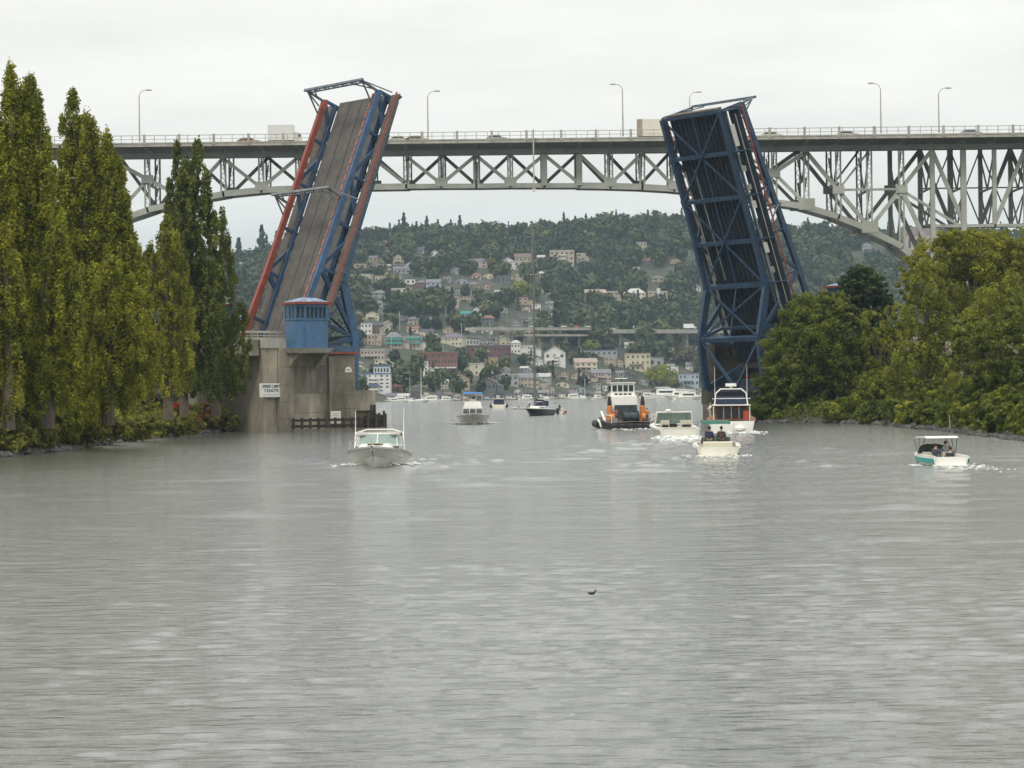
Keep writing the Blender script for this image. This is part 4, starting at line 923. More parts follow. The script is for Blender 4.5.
def ctower(M, s0, vc, sgn, label, zb=11.0, h=5.9, w2=2.75, d2=1.9):
    """bay-cornered control tower on a bracketed slab"""
    t = thing('control_tower', tuple(M @ Vector((s0, vc, zb))), 0, label, 'control tower')
    def ring(e, z, c=.9): return [(s0-w2-e, vc+sgn*(d2-c+e), z), (s0-w2+c-e*.4, vc+sgn*(d2+e), z), (s0+w2-c+e*.4, vc+sgn*(d2+e), z), (s0+w2+e, vc+sgn*(d2-c+e), z), (s0+w2+e, vc-sgn*(d2+e), z), (s0-w2-e, vc-sgn*(d2+e), z)]
    r = lambda e, z: ring(e, z)
    MB(M).loft([r(0, zb), r(0, zb+h*.63)]).build('wall', TBL, t)
    MB(M).loft([r(.12, zb+h*.62+.02), r(.12, zb+h*.655)]).build('sill_band', TBL, t)
    MB(M).loft([r(-.22, zb+h*.655), r(-.22, zb+h*.9)]).build('window_glass', glass('tower_window', (.08, .095, .085), .15), t)
    rr = ring(0, 0)
    for i in range(6):
        a, c = Vector(rr[i]), Vector(rr[(i+1) % 6]); L = (c-a).length; nseg = max(1, round(L/.75))
        for k in range(nseg):
            p = a.lerp(c, k/nseg); MB(M).bar((p.x, p.y, zb+h*.65), (p.x, p.y, zb+h*.91), .22 if k == 0 else .11, .3, (0, 1, 0)).build('mullion', TBL, t)
    MB(M).loft([r(.05, zb+h*.90), r(.05, zb+h*.965)]).build('head_band', TBL, t)
    MB(M).loft([r(.42, zb+h*.965), r(.45, zb+h*1.02)]).build('red_eaves', RED, t)
    MB(M).loft([r(.25, zb+h*1.02), r(-.6, zb+h*1.075), r(-1.6, zb+h*1.12)]).build('roof', mat('tower_roof', (.13, .20, .30), .7, 0, .4, 1.5, (.45, .47, .48), 1.5, .7), t)
    # ribs between panels
    for x in (-1.9, 1.9): MB(M).box(s0+x-.06, s0+x+.06, min(vc+sgn*(d2-.01), vc+sgn*(d2+.06)), max(vc+sgn*(d2-.01), vc+sgn*(d2+.06)), zb, zb+h*.62).build('panel_rib', TBL, t)
    MB(M).loft([[(x, y, zb-.65) for x, y, _ in ring(.25, 0)], [(x, y, zb-.003) for x, y, _ in ring(.6, 0)]]).build('base_slab', CONCL, t)
    for x in (-2.1, 2.1): MB(M).prism([(s0+x-.3, vc-sgn*d2*.9, zb-.66), (s0+x-.3, vc+sgn*d2*.9, zb-.66), (s0+x-.3, vc-sgn*d2*.9, zb-2.8)], (.6, 0, 0)).build('corbel', CONC, t)
    return t
ct = ctower(ML, -3.55, 12.4, 1, 'blue control tower with red eaves on the near side of the left pier', 11.15, 6.1, 2.6, 1.75)
ctower(ML, -4.6, -12.3, -1, 'blue control tower half hidden by poplars on the far side of the left pier', 11.9, 6.0)
ctower(MR, 6.5*-1-0, 12.4, 1, 'control tower roof with red eaves showing above the right bank trees', 14.6, 6.0)
MB(MR).box(-9.6, -3.4, 10.31, 14.4, 12.3, 13.8).build('tower_base', CONC, prr)
MB(ML).box(.81, 5.6, 8.3, 10.9, 10.403, 11.5).build('walkway_fascia', BLUE, pl); MB(ML).box(.81, 5.7, 10.903, 11.1, 10.4, 10.72).build('walkway_edge', RED, pl)
def approach(M, s1, label, gz, far=1):
    t = thing('approach_viaduct', tuple(M @ Vector((-10.0, 0, gz))), 0, label, 'viaduct')
    MB(M).box(s1, -9.95, -9.9, 9.9, 11.6, 12.35).build('deck', CONC, t)
    for v in (-9.6, 9.6): MB(M).box(s1, -9.95, v-.45, v+.45, 10.2, 11.595).build('edge_girder', CONC, t)
    MB(M).box(s1, -9.95, -8, 8, 10.5, 11.597).build('soffit', CONCD, t)
    for v in (-9.8, 9.8):
        mb = MB(M); mb.bar((s1, v, 13.4), (-5.2, v, 13.4), .2, .28).bar((s1, v, 12.9), (-5.2, v, 12.9), .1, .1).bar((s1, v, 12.5), (-5.2, v, 12.5), .25, .3)
        s = s1
        while s < -5.3: mb.bar((s, v, 12.3), (s, v, 13.4), .1); s += 1.0
        mb.build('railing', CONCL, t)
    for s in range(-19, int(s1), -10):
        for v in (-7, 0, 7): MB(M).box(s-.7, s+.7, v-.7, v+.7, 0, 10.19).build('column', CONC, t)
        MB(M).box(s-.8, s+.8, -8.6, 8.6, 9.2, 10.195).build('cross_beam', CONC, t)
    return t
approach(ML, -60, 'concrete approach viaduct with pale railing running left behind the poplars', 2)
approach(MR, -50, 'concrete approach viaduct behind the right bank trees', 2)
# signs on the pier
def face(M, s, v, z):   # text frame on a wall facing +v (towards the viewer): x along b
    R = M.to_3x3(); x = R @ Vector((1, 0, 0)); nrm = R @ Vector((0, 1, 0)); y = Vector((0, 0, 1)); p = M @ Vector((s, v, z))
    return Matrix(((x.x, y.x, nrm.x, p.x), (x.y, y.y, nrm.y, p.y), (x.z, y.z, nrm.z, p.z), (0, 0, 0, 1)))
def sign(s, z, w_, h_, v, label, lines, name='sign'):
    t = thing(name, tuple(ML @ Vector((s, v, z-h_/2))), 0, label, 'sign')
    MB(ML).box(s-w_/2, s+w_/2, v-.06, v, z-h_/2, z+h_/2).build('panel', SIGNW, t)
    for body, sz, dz in lines:
        MM = face(ML, s, v+.012, z+dz)
        if body: 
            c = bpy.data.curves.new('lettering', 'FONT'); c.body = body; c.size = sz; c.align_x = 'CENTER'; c.align_y = 'CENTER'; c.extrude = .005; c.offset = .012
            o = bpy.data.objects.new('lettering', c); COL.objects.link(o); bpy.context.view_layer.update()
            me = bpy.data.meshes.new_from_object(o.evaluated_get(bpy.context.evaluated_depsgraph_get())); bpy.data.objects.remove(o)
            me.materials.clear(); me.materials.append(TXT); o = bpy.data.objects.new('lettering', me); COL.objects.link(o); o.parent = t
            o.matrix_local = MW[t.name].inverted() @ MM
        else: MB(ML).box(s-sz, s+sz, v+.003, v+.012, z+dz-.035, z+dz+.035).build('small_print', mat('faded_print', (.3, .3, .29), .8), t)
    return t
sign(-8.75, 5.55, 3.7, 1.85, 11.1, 'white SPEED LIMIT 7 KNOTS board on the left pier', [('SPEED LIMIT', .52, .50), ('7 KNOTS', .56, -.08), ('', 1.2, -.62)])
sign(1.35, 1.75, 1.65, 1.7, 11.5, 'small white notice board above the timber fender', [('', .5, .5), ('', .6, .2), ('', .55, -.1), ('', .3, -.45)])
t = thing('number_plate', tuple(ML @ Vector((4.0, 10.7, 8.1))), 0, 'tiny white arched plate high on the right part of the left pier', 'sign')
MB(ML).prism([(3.5, 10.66, 7.9), (4.6, 10.66, 7.9), (4.6, 10.66, 8.3), (4.3, 10.66, 8.65), (3.8, 10.66, 8.65), (3.5, 10.66, 8.3)], (0, .05, 0)).build('panel', SIGNW, t)
MB(ML).box(3.75, 4.35, 10.712, 10.72, 8.15, 8.3).build('small_print', mat('faded_print', (.3, .3, .29), .8), t)
# timber fender
fd = thing('timber_fender', tuple(ML @ Vector((0, 12.6, 0))), 0, 'dark timber pile fender along the foot of the left pier', 'fender')
for s in np.arange(-6.3, 8.6, 1.35):
    h = 1.75 if s < 5 else rnd.uniform(2.1, 2.6)
    MB(ML).tube((s, 12.7, -2), (s, 12.7, h), .2, .18, 8).build('pile', WOODD, fd)
for z in (.45, 1.25): MB(ML).box(-6.5, 8.9, 12.42, 12.52, z, z+.35).build('waler', WOODD, fd)
MB(ML).box(-6.5, 8.9, 12.36, 12.9, .02, .25).build('timber_sill', mat('weathered_timber', (.16, .14, .11), .9, 0, .3, 2), fd)
for y in np.arange(12.4, -6, -1.5): MB(ML).tube((9.0, y, -2), (9.0, y, rnd.uniform(2.0, 2.7)), .2, .18, 8).build('pile', WOODD, fd)
MB(ML).box(8.7, 8.85, -6, 12.6, .3, 2.0).box(5.5, 8.7, 12.1, 12.3, .3, 1.9).build('waler', WOODD, fd)
for s, v in ((7.2, 11.6), (8.0, 11.2)): MB(ML).tube((s, v, -2), (s, v, 3.4), .22, .2, 8).build('pile', WOODD, fd)
# ------------------------------------------------------------------ bank trees
def limb_mesh(t, base, tips, r0, m=BARK):
    mb = MB(); base = Vector(base)
    for tip, f in tips:
        tip = Vector(tip); st = base.lerp(Vector((base.x, base.y, tip.z)), f); mid = st.lerp(tip, .5)+Vector((rnd.uniform(-.5, .5), rnd.uniform(-.5, .5), rnd.uniform(0, .8)))
        mb.tube(st, mid, r0*.38, r0*.22, 6, False); mb.tube(mid, tip, r0*.22, r0*.06, 6, False)
    mb.build('limb', m, t)
def poplar(name, spires, Y, m, label, zg=3.2, dens=1.0, leaf=.18, bias=0., group=None):
    """spires: (px_foot, py_foot, px_tip, py_tip, halfwidth_px[, dy])"""
    s0 = spires[0]; f = at(s0[0], s0[1], Y); k = Y/F
    t = thing(name, (f.x, Y, zg), 0, label, 'tree', group)
    top0 = at(s0[2], s0[3], Y)
    mb = MB(); mb.tube((f.x, Y, zg-1), (f.x*.5+top0.x*.5, Y, (zg+top0.z)*.5), .62, .34, 8, False).tube((f.x*.5+top0.x*.5, Y, (zg+top0.z)*.5), (top0.x, Y, top0.z-1.5), .34, .05, 8, False); mb.build('trunk', BARK, t)
    parts = []; tips = []
    for sp in spires:
        a = at(sp[0], sp[1], Y); b = at(sp[2], sp[3]+9, Y); R = sp[4]*k*.93; dy = sp[5] if len(sp) > 5 else 0.; H = b.z-a.z
        nc = int(H*R*4.9*dens)
        u = rng.uniform(0, 1, nc)**.92; prof = np.minimum(1, (1-u)**.50*1.28)*(.6+.4*np.minimum(1, u/.15))
        prof = prof*(1+.16*np.sin(u*23+sp[0])+.12*np.sin(u*51+sp[4]))
        ang = rng.uniform(0, 2*math.pi, nc); rr = np.sqrt(rng.uniform(.12, 1, nc))*prof*R
        # tufts that climb: a few azimuths stick out further
        rr *= 1+.34*np.maximum(0, np.sin(ang*5+u*9+sp[2]))*(1-.3*u)
        C = np.stack([a.x+(b.x-a.x)*u+np.cos(ang)*rr, Y+dy+np.sin(ang)*rr, a.z+H*u], -1)
        C[:, 2] += rng.normal(size=nc)*.3
        rad = np.stack([rng.uniform(.35, .7, nc), rng.uniform(.35, .7, nc), rng.uniform(.8, 1.7, nc)], -1)*min(1.2, .55+R*.12)
        low = .13*np.sin(C[:, 2]*.55+C[:, 0]*.8+sp[0])+.10*np.sin(C[:, 2]*1.7+C[:, 0]*2.1)
        tc = np.clip(.42+bias+low+rng.normal(size=nc)*.17, .02, 1)
        parts.append(clump_leaves(C, rad, 62, leaf, tc, .17))
        for _ in range(int(13*dens)+3):      # side branches that climb into little points of their own
            u0 = rnd.uniform(.08, .80); a0 = rnd.uniform(0, 6.283); pr = min(1, (1-u0)**.6*1.3)*R; hh = H*rnd.uniform(.07, .20); rc = R*rnd.uniform(.20, .48)
            n2 = max(6, int(hh*rc*9*dens)); uu = rng.uniform(0, 1, n2); aa = rng.uniform(0, 6.283, n2); r2 = np.sqrt(rng.uniform(0, 1, n2))*rc*(1-uu)**.7; ou = pr*(.78+.34*uu)
            cx = a.x+(b.x-a.x)*(u0+uu*hh/H)+math.cos(a0)*ou+np.cos(aa)*r2; cy = Y+dy+math.sin(a0)*ou+np.sin(aa)*r2; cz = a.z+H*u0+hh*uu
            C2 = np.stack([cx, cy, cz], -1); rd = np.stack([rng.uniform(.25, .5, n2), rng.uniform(.25, .5, n2), rng.uniform(.6, 1.2, n2)], -1)
            parts.append(clump_leaves(C2, rd, 46, leaf, np.clip(.46+bias+rnd.uniform(-.14, .2)+rng.normal(size=n2)*.12, .02, 1), .12))
        for _ in range(13):
            z = rnd.uniform(.15, .85); tips.append(((a.x+(b.x-a.x)*z+rnd.uniform(-.75, .75)*R*(1-z*.5), Y+dy+rnd.uniform(-.95, .3)*R*(1-z*.5), a.z+H*min(.95, z+.1)), rnd.uniform(.3, .7)))
    V, q, tt = merge(parts); quads_mesh('crown', V, q, m, tint=tt, parent=t); limb_mesh(t, (f.x, Y, zg), tips, .34)
    return t
def lobed(name, lobes, Y, m, label, zg=2.5, leaf=.30, per=58, dens=1., trunk=None, weep=0., bias=0., cat='tree', nm2='crown', shell=.55, group=None):
    """lobes: (px, py, rx_px, ry_px[, dY]) ellipsoids of the crown"""
    xs = sum(l[0] for l in lobes)/len(lobes); f = at(trunk or xs, 425, Y); k = Y/F
    t = thing(name, (f.x, Y, zg), 0, label, cat, group); parts = []; tips = []; zt = 0
    for l in lobes:
        dY = l[4] if len(l) > 4 else 0.; Yl = Y+dY; c = at(l[0], l[1], Yl); kk = Yl/F; rx, rz_ = l[2]*kk, l[3]*kk; ry = min(rx, 7.) if rx > 3 else rx
        area = 4*math.pi*((rx*ry+rx*rz_+ry*rz_)/3); nc = max(6, int(area*.52*dens))
        D = rng.normal(size=(nc, 3)); D /= np.linalg.norm(D, axis=1, keepdims=True)
        wob = 1+.12*np.sin(D[:, 0]*6+l[0])*np.sin(D[:, 2]*5+l[1])+.08*np.sin(D[:, 0]*13+D[:, 2]*11)
        r = (rng.uniform(shell**3, 1, nc)**(1/3))*wob
        C = np.array(c)+D*np.stack([r*rx, r*ry, r*rz_], -1)
        s = rng.uniform(.55, 1.25, nc)*min(1.5, max(.45, rx*.18)); rad = np.stack([s, s, s*(.7+weep*1.6)], -1); C[:, 2] -= weep*s*.8
        ok = C[:, 2] > zg-1.2; C, rad, s = C[ok], rad[ok], s[ok]; n = len(C)
        low = .13*np.sin(C[:, 0]*.9+C[:, 2]*.7+l[0])+.07*np.sin(C[:, 2]*1.9+C[:, 0]*1.3)
        tc = np.clip(.42+bias+low+rng.normal(size=n)*.16, .02, 1)
        if n: parts.append(clump_leaves(C, rad, per, leaf, tc, .12))
        zt = max(zt, c.z)
        for _ in range(3): tips.append((tuple(np.array(c)+np.array([rnd.uniform(-.6, .6)*rx, rnd.uniform(-.5, .5)*ry, rnd.uniform(-.2, .5)*rz_])), rnd.uniform(.25, .6)))
    V, q, tt = merge(parts); quads_mesh(nm2, V, q, m, tint=tt, parent=t)
    if cat == 'tree':
        r0 = .35+zt*.012; MB().tube((f.x, Y, zg-1.5), (f.x, Y, zt), r0, r0*.35, 8, False).build('trunk', BARK, t); limb_mesh(t, (f.x, Y, zg), tips, r0)
    else: limb_mesh(t, (f.x, Y, zg-.5), tips[:4], .12) if 0 else MB().tube((f.x, Y, zg-.8), (f.x, Y, zg+1.2), .08, .03, 6, False).build('stem', BARK, t)
    return t
poplar('poplar_tree', [(22, 408, 20, 84, 28, .5), (14, 405, 10, 66, 26), (28, 405, 27, 70, 24, 1.5), (40, 410, 38, 88, 17), (-8, 411, -10, 80, 26, -1), (44, 408, 42, 125, 13, 2)], 216, LF_POP, 'tallest left poplar, cut by the left edge of the photo')
poplar('poplar_tree', [(98, 408, 84, 108, 29, .5), (84, 405, 73, 86, 25), (116, 408, 110, 165, 26), (100, 407, 90, 112, 23, 1), (70, 411, 64, 112, 12, -1), (112, 405, 106, 128, 18), (124, 410, 116, 150, 17, 1.5), (136, 398, 131, 225, 19)], 238, LF_POP, 'broad slanting poplar, second from the left edge')
poplar('poplar_tree', [(184, 397, 177, 138, 19), (202, 401, 197, 135, 19, 1), (192, 390, 188, 155, 17, -1), (212, 380, 213, 205, 14, .5), (172, 380, 170, 175, 13)], 298, LF_POPD, 'dark twin-topped poplar overlapping the high bridge', bias=.02, leaf=.27, dens=.45)
poplar('poplar_tree', [(168, 395, 166, 212, 17), (182, 395, 178, 228, 15, -1), (152, 400, 150, 238, 15, 0)], 276, LF_POP, 'shorter pale green poplar in front of the dark twin poplar', dens=.8)
poplar('poplar_tree', [(216, 401, 214, 255, 15), (232, 396, 222, 203, 12, .6), (236, 400, 241, 292, 13)], 306, LF_POPD, 'slim drooping poplar right beside the concrete pier', bias=.12, dens=.7)
poplar('poplar_tree', [(8, 406, 4, 222, 22), (-10, 409, -12, 205, 20)], 206, LF_YEL, 'yellowing young poplar low at the left edge of the photo', dens=.9)
poplar('poplar_tree', [(108, 408, 112, 250, 30), (136, 398, 138, 282, 22), (80, 435, 84, 262, 26)], 232, LF_POP, 'bushy yellow-green poplar in front of the slanting one', bias=.12)
poplar('poplar_tree', [(48, 411, 50, 240, 26), (66, 408, 60, 215, 20)], 212, LF_POP, 'low dense poplar between the two tallest poplars', bias=-.03)
poplar('poplar_tree', [(-40, 407, -42, 90, 24), (-60, 408, -58, 120, 20)], 205, LF_POP, 'poplar just outside the left of the view, behind the tallest one')
for i, (x0, y0, Y) in enumerate(((-75, 160, 0), (-86, 190, 0))):
    pass
# shrubs along the left bank
BU = [('yellow-green bramble mound on the left bank under the slanting poplar', [(134, 428, 18, 12), (152, 426, 16, 11)], 262, LF_BUSH, .05), ('long bright bramble mound on the left bank under the dark twin poplar', [(172, 425, 16, 12), (190, 426, 14, 9), (160, 428, 12, 9)], 286, LF_BUSH, .08),
      ('rusty brown shrub standing on the bank beside the pier', [(207, 411, 7, 13), (203, 418, 7, 8)], 316, LF_BRWN, 0), ('green shrub with rusty tips just right of the rusty brown shrub', [(222, 417, 10, 11), (232, 421, 9, 9)], 322, LF_BUSH, -.05),
      ('dark shrub against the side of the pier', [(243, 415, 7, 16), (240, 400, 6, 12)], 333, LF_POPD, 0), ('olive bramble mound below the low dense poplar', [(60, 434, 20, 14), (84, 432, 17, 12)], 232, LF_BUSH, -.12),
      ('brownish bramble mound in the bottom left corner of the bank', [(6, 440, 15, 13), (24, 440, 16, 12)], 208, LF_BUSH, -.15), ('green bramble mound between corner mound and olive mound', [(42, 438, 15, 12)], 219, LF_BUSH, -.06),
      ('mid green bramble mound under the yellow-green poplar', [(102, 431, 17, 11), (118, 429, 12, 10)], 246, LF_BUSH, -.02), ('small dark shrub between bright mound and rusty shrub', [(193, 410, 7, 10)], 312, LF_POPD, .05)]
for lb, lo, Y, m, bi in BU: lobed('bank_shrub', lo, Y, m, lb, zg=.7, leaf=.26, per=30, dens=2.6, bias=bi, cat='shrub', nm2='foliage', shell=.3)
mb = MB()
rc = at(176, 407, 300)
V, q, tt = clump_leaves(np.array([[rc.x+rng.normal()*.7, 300+rng.normal()*.5, rc.z+rng.normal()*.25] for _ in range(26)]), np.full((26, 3), .35), 14, .22, np.full(26, .5), .2)
fl = thing('flowering_shrub', (rc.x, 300, 2.), 0, 'low shrub with bright red blossoms on the bank under the poplars', 'shrub')
quads_mesh('blossom', V, q, leafmat('red_blossom', (.45, .02, .01), (.75, .06, .03)), tint=tt, parent=fl)
V, q, tt = clump_leaves(np.array([[rc.x+rng.normal()*.9, 300.5+rng.normal()*.5, rc.z-.9+rng.normal()*.4] for _ in range(40)]), np.full((40, 3), .5), 16, .25, np.full(40, .5), .2)
quads_mesh('foliage', V, q, LF_POP, tint=tt, parent=fl)
BL = [('bramble mound at the left edge of the photo by the water', 206, 2.6, 3.0), ('second bramble mound from the left edge by the water', 216, 2.5, 3.0), ('olive overhanging brambles under the two tallest poplars', 227, 2.6, 3.1), ('overhanging brambles below the slanting poplar trunk', 239, 2.6, 3.2), ('bright overhanging brambles right of the slanting poplar trunk', 252, 2.7, 3.2),
      ('bright overhanging brambles in front of the white-roofed shed', 265, 2.8, 3.2), ('yellow-green overhanging brambles left of the red blossoms', 279, 2.8, 3.2), ('yellow-green overhanging brambles below the red blossoms', 293, 2.7, 2.9), ('low overhanging brambles left of the rusty shrub', 306, 2.5, 2.7), ('low overhanging brambles just left of the concrete pier', 320, 2.3, 2.6)]
for i, (lb, y, r, h) in enumerate(BL):
    x = lineX(LB, y)-1.4; c = pxof((x, y, h*.62)); k = F/y; lobed('bramble_bush', [(c[0], c[1], r*k*1.3, h*.62*k), (c[0]-r*k*1.1, c[1]-r*k*.25, r*k, r*k*.8, 2), (c[0]-r*k*2.0, c[1]-r*k*.3, r*k*1.1, r*k*.9, 3)], y, [LF_BUSH, LF_BUSH, LF_POP][i % 3], lb, zg=.3, leaf=.26, per=28, dens=2.2, cat='shrub', nm2='foliage', shell=.3, bias=[-.2, -.12, -.16, -.05, .05, .1, .12, .06, -.05, -.1][i])
# ground cover on the banks
def cover(line, out, y0, y1, n, label, m):
    y = rng.uniform(y0, y1, n); lx = np.interp(y, [a for a, _ in line], [b for _, b in line]); o_ = rng.uniform(.2, 9, n)
    C = np.stack([lx+out*o_, y, .7+np.minimum(o_, 6)*.32], -1); tc = np.clip(rng.normal(.35, .2, n), 0, 1)
    V, q, tt = clump_leaves(C, np.stack([rng.uniform(.5, 1.1, n)]*2+[rng.uniform(.4, .9, n)], -1), 14, .32, tc, .15)
    stuff('bank_undergrowth', (V, q, tt), m, label, 'undergrowth')
cover(LB, -1, 150, 335, 1500, 'low weeds and brambles covering the left bank', LF_BUSH); cover(RB, 1, 190, 400, 2600, 'dark weeds hanging over the right bank rocks', LF_OAK)
# right bank
lobed('broadleaf_tree', [(812, 352, 44, 44), (790, 382, 34, 36), (838, 385, 34, 34), (815, 318, 30, 26, 2), (772, 395, 17, 24), (800, 330, 24, 24), (832, 312, 24, 20, 1), (852, 330, 18, 30), (858, 372, 18, 40)], 357, LF_OAK, 'rounded dark green tree hiding the right pier', zg=1.5, leaf=.25, dens=1.5)
lobed('pine_tree', [(862, 288, 24, 22), (858, 312, 30, 26), (868, 340, 30, 30), (860, 273, 12, 11), (843, 300, 13, 12), (884, 305, 14, 16)], 366, LF_PIN, 'dark pine standing behind the right bank trees', zg=3, leaf=.30, dens=1.3)
lobed('birch_tree', [(893, 352, 20, 40), (884, 395, 22, 30), (900, 320, 16, 22), (872, 330, 14, 22), (876, 385, 16, 26), (868, 405, 20, 18)], 346, LF_WIL, 'light green birch between the pine and the big willow', zg=1.5, leaf=.22, weep=.35, bias=.05, dens=1.2)
lobed('willow_tree', [(925, 320, 24, 46), (915, 375, 26, 44), (944, 350, 26, 50), (930, 285, 20, 30), (905, 395, 20, 28), (950, 400, 26, 30)], 322, LF_WIL, 'tall weeping willow in the middle of the right bank', zg=1.5, leaf=.22, weep=.7, dens=1.25)
lobed('maple_tree', [(975, 255, 40, 26), (940, 262, 30, 24), (1004, 262, 34, 34), (985, 290, 50, 34), (918, 280, 22, 18), (960, 240, 26, 12), (1030, 280, 34, 44)], 330, LF_YEL, 'broad yellow-green maple crowning the right bank', zg=2.5, leaf=.24, dens=1.15)
lobed('broadleaf_tree', [(1000, 360, 34, 46), (1028, 350, 36, 56), (985, 395, 28, 32), (1015, 405, 34, 32), (970, 340, 18, 28)], 272, LF_OAK, 'dark green tree low at the right edge of the photo', zg=1.5, leaf=.22, dens=1.2)
lobed('willow_tree', [(990, 325, 28, 38), (965, 372, 20, 40), (1012, 310, 26, 34)], 300, LF_WIL, 'yellowish weeping willow between dark edge tree and the maple', zg=1.5, leaf=.22, weep=.6, dens=1.1, bias=.08)
lobed('bank_shrub', [(862, 408, 18, 12), (840, 412, 14, 9), (885, 410, 14, 10)], 356, LF_OAK, 'low dark shrub over the right bank rocks left of the willows', zg=.6, leaf=.32, dens=2, cat='shrub', nm2='foliage', shell=.3)
lobed('bank_shrub', [(945, 418, 22, 13), (920, 414, 16, 11), (975, 422, 18, 12)], 290, LF_OAK, 'low dark shrub over the right bank rocks under the tall willow', zg=.6, leaf=.32, dens=2, cat='shrub', nm2='foliage', shell=.3)
lobed('bank_shrub', [(1005, 428, 20, 12), (1030, 430, 20, 13)], 240, LF_OAK, 'low dark shrub in the lower right corner of the bank', zg=.6, leaf=.3, dens=2, cat='shrub', nm2='foliage', shell=.3)
for (x, y, r, h, m, lb) in ((72, 250, 9, 20, LF_OAK, 'tall dark tree just beyond the right edge of the view'), (70, 205, 8, 17, LF_WIL, 'paler tree just beyond the right edge of the view')):
    t = thing('broadleaf_tree', (x, y, 2), 0, lb, 'tree'); a = tree_block(np.array([[x, y, 2.]]), np.array([r]), np.array([h*1.]), False, 5000, .35, np.array([.4])); quads_mesh('crown', a[0], a[1], m, tint=a[2], parent=t)
    MB().tube((x, y, 0), (x, y, h*.6), .5, .2, 8).build('trunk', BARK, t)
BS = [('broad dark shrub at the foot of the rounded dark green tree', 357, 3.2, 2.6), ('dark shrub overhanging the water just right of the rounded dark green tree', 341, 2.8, 2.4), ('leafy shrub overhanging the water below the birch', 328, 2.6, 2.2), ('leafy shrub overhanging the water left of the tall willow foot', 314, 2.4, 2.3),
      ('dark overhanging shrub right of the tall willow foot', 301, 2.3, 2.3), ('green overhanging shrub below the yellowish willow', 287, 2.2, 2.2), ('dark overhanging shrub left of the pale pole', 274, 2.0, 2.2), ('green overhanging shrub right of the pale pole', 261, 2.0, 2.1),
      ('dark overhanging shrub below the dark edge tree', 249, 2.0, 2.1), ('green overhanging shrub near the right edge of the photo', 237, 1.9, 2.0), ('dark overhanging shrub cut by the right edge of the photo', 226, 1.8, 2.0), ('shrub just outside the right edge over the water', 214, 1.8, 2.0)]
for i, (lb, y, r, h) in enumerate(BS):
    x = lineX(RB, y)+1.2; c = pxof((x, y, h*.75)); k = F/y; lobed('overhanging_shrub', [(c[0], c[1], r*k*1.3, h*.8*k), (c[0]+r*k*1.1, c[1]-r*k*.5, r*k, r*k*.9, 2), (c[0]+r*k*2.0, c[1]-r*k*.9, r*k*1.1, r*k, 3)], y, [LF_OAK, LF_WIL, LF_OAK][i % 3], lb, zg=.3, leaf=.3, per=24, dens=2.4, cat='shrub', nm2='foliage', shell=.3, bias=-.08)
# bare stick leaning out of the right bank
p = at(951, 433, 268); t = thing('mooring_post', (p.x, 268, -1), 0, 'thin pale pole standing in the water by the right bank', 'pole'); MB().tube((p.x, 268, -1), (at(949, 412, 268).x, 268, at(949, 412, 268).z), .08, .05, 6).build('pole', CONCL, t)

# ------------------------------------------------------------------ low buildings behind the left bank
def lowb(px0, px1, pt, pb, Y, wall, label, trim=True, wn=6, name='building', cat='building'):
    a = at(px0, pt, Y); b = at(px1, pb, Y); g = 2.6
    t = thing(name, ((a.x+b.x)/2, Y, g), 0, label, cat)
    MB().box(a.x, b.x, Y, Y+9, g-1, a.z-.7).build('wall', wall, t); MB().box(a.x-.4, b.x+.4, Y-.6, Y+9.5, a.z-.7, a.z).build('roof', WHITE if trim else CONCL, t)
    w_ = (b.x-a.x)/wn
    for i in range(wn): MB().box(a.x+w_*(i+.2), a.x+w_*(i+.75), Y-.05, Y+.1, g+(a.z-g)*.38, g+(a.z-g)*.72).build('window', WIN, t)
    return t
lowb(112, 168, 389, 412, 322, mat('shed_wall', (.42, .40, .36), .8, 0, .1, 1), 'low white-roofed waterside shed behind the slanting poplar')
lowb(48, 138, 360, 405, 345, mat('office_wall', (.30, .25, .16), .85, 0, .1, 1), 'tan building glimpsed through the poplars on the left bank', False, 9)
lowb(-40, 60, 372, 410, 300, mat('grey_wall', (.25, .25, .24), .85, 0, .1, 1), 'grey building behind the left edge poplars', False, 8)
# ------------------------------------------------------------------ boats
def hullrings(L, B, fs, fb, stem=.12, flare=.86, n=14, full=2.3, draft=.45, sheer=1.6):
    R_ = []
    for i in range(n+1):
        t = i/n; hb = B/2*(.93+.07*min(1, t*3))*max(.02, (1-max(0, (t-.38)/.62)**full)); z = fs+(fb-fs)*t**sheer
        kz = -draft+(fb*.9+draft)*max(0, (t-.86)/.14)**2.; ck = hb*flare*(1-.35*max(0, (t-.5)/.5)); x = -L/2+L*t; xc = x-L*stem*max(0, (t-.6)/.4)
        cz = min(z-.1, .12+max(0, t-.55)*fb*.9)
        R_.append([Vector((x, hb, z)), Vector((x-(x-xc)*.5, (hb+ck)/2*.99, (z+cz)/2)), Vector((xc, ck, cz)), Vector((xc, ck*.45, min(cz-.02, cz*.4+kz*.6))), Vector((xc, 0, kz)), Vector((xc, -ck*.45, min(cz-.02, cz*.4+kz*.6))), Vector((xc, -ck, cz)), Vector((x-(x-xc)*.5, -(hb+ck)/2*.99, (z+cz)/2)), Vector((x, -hb, z))])
    return R_
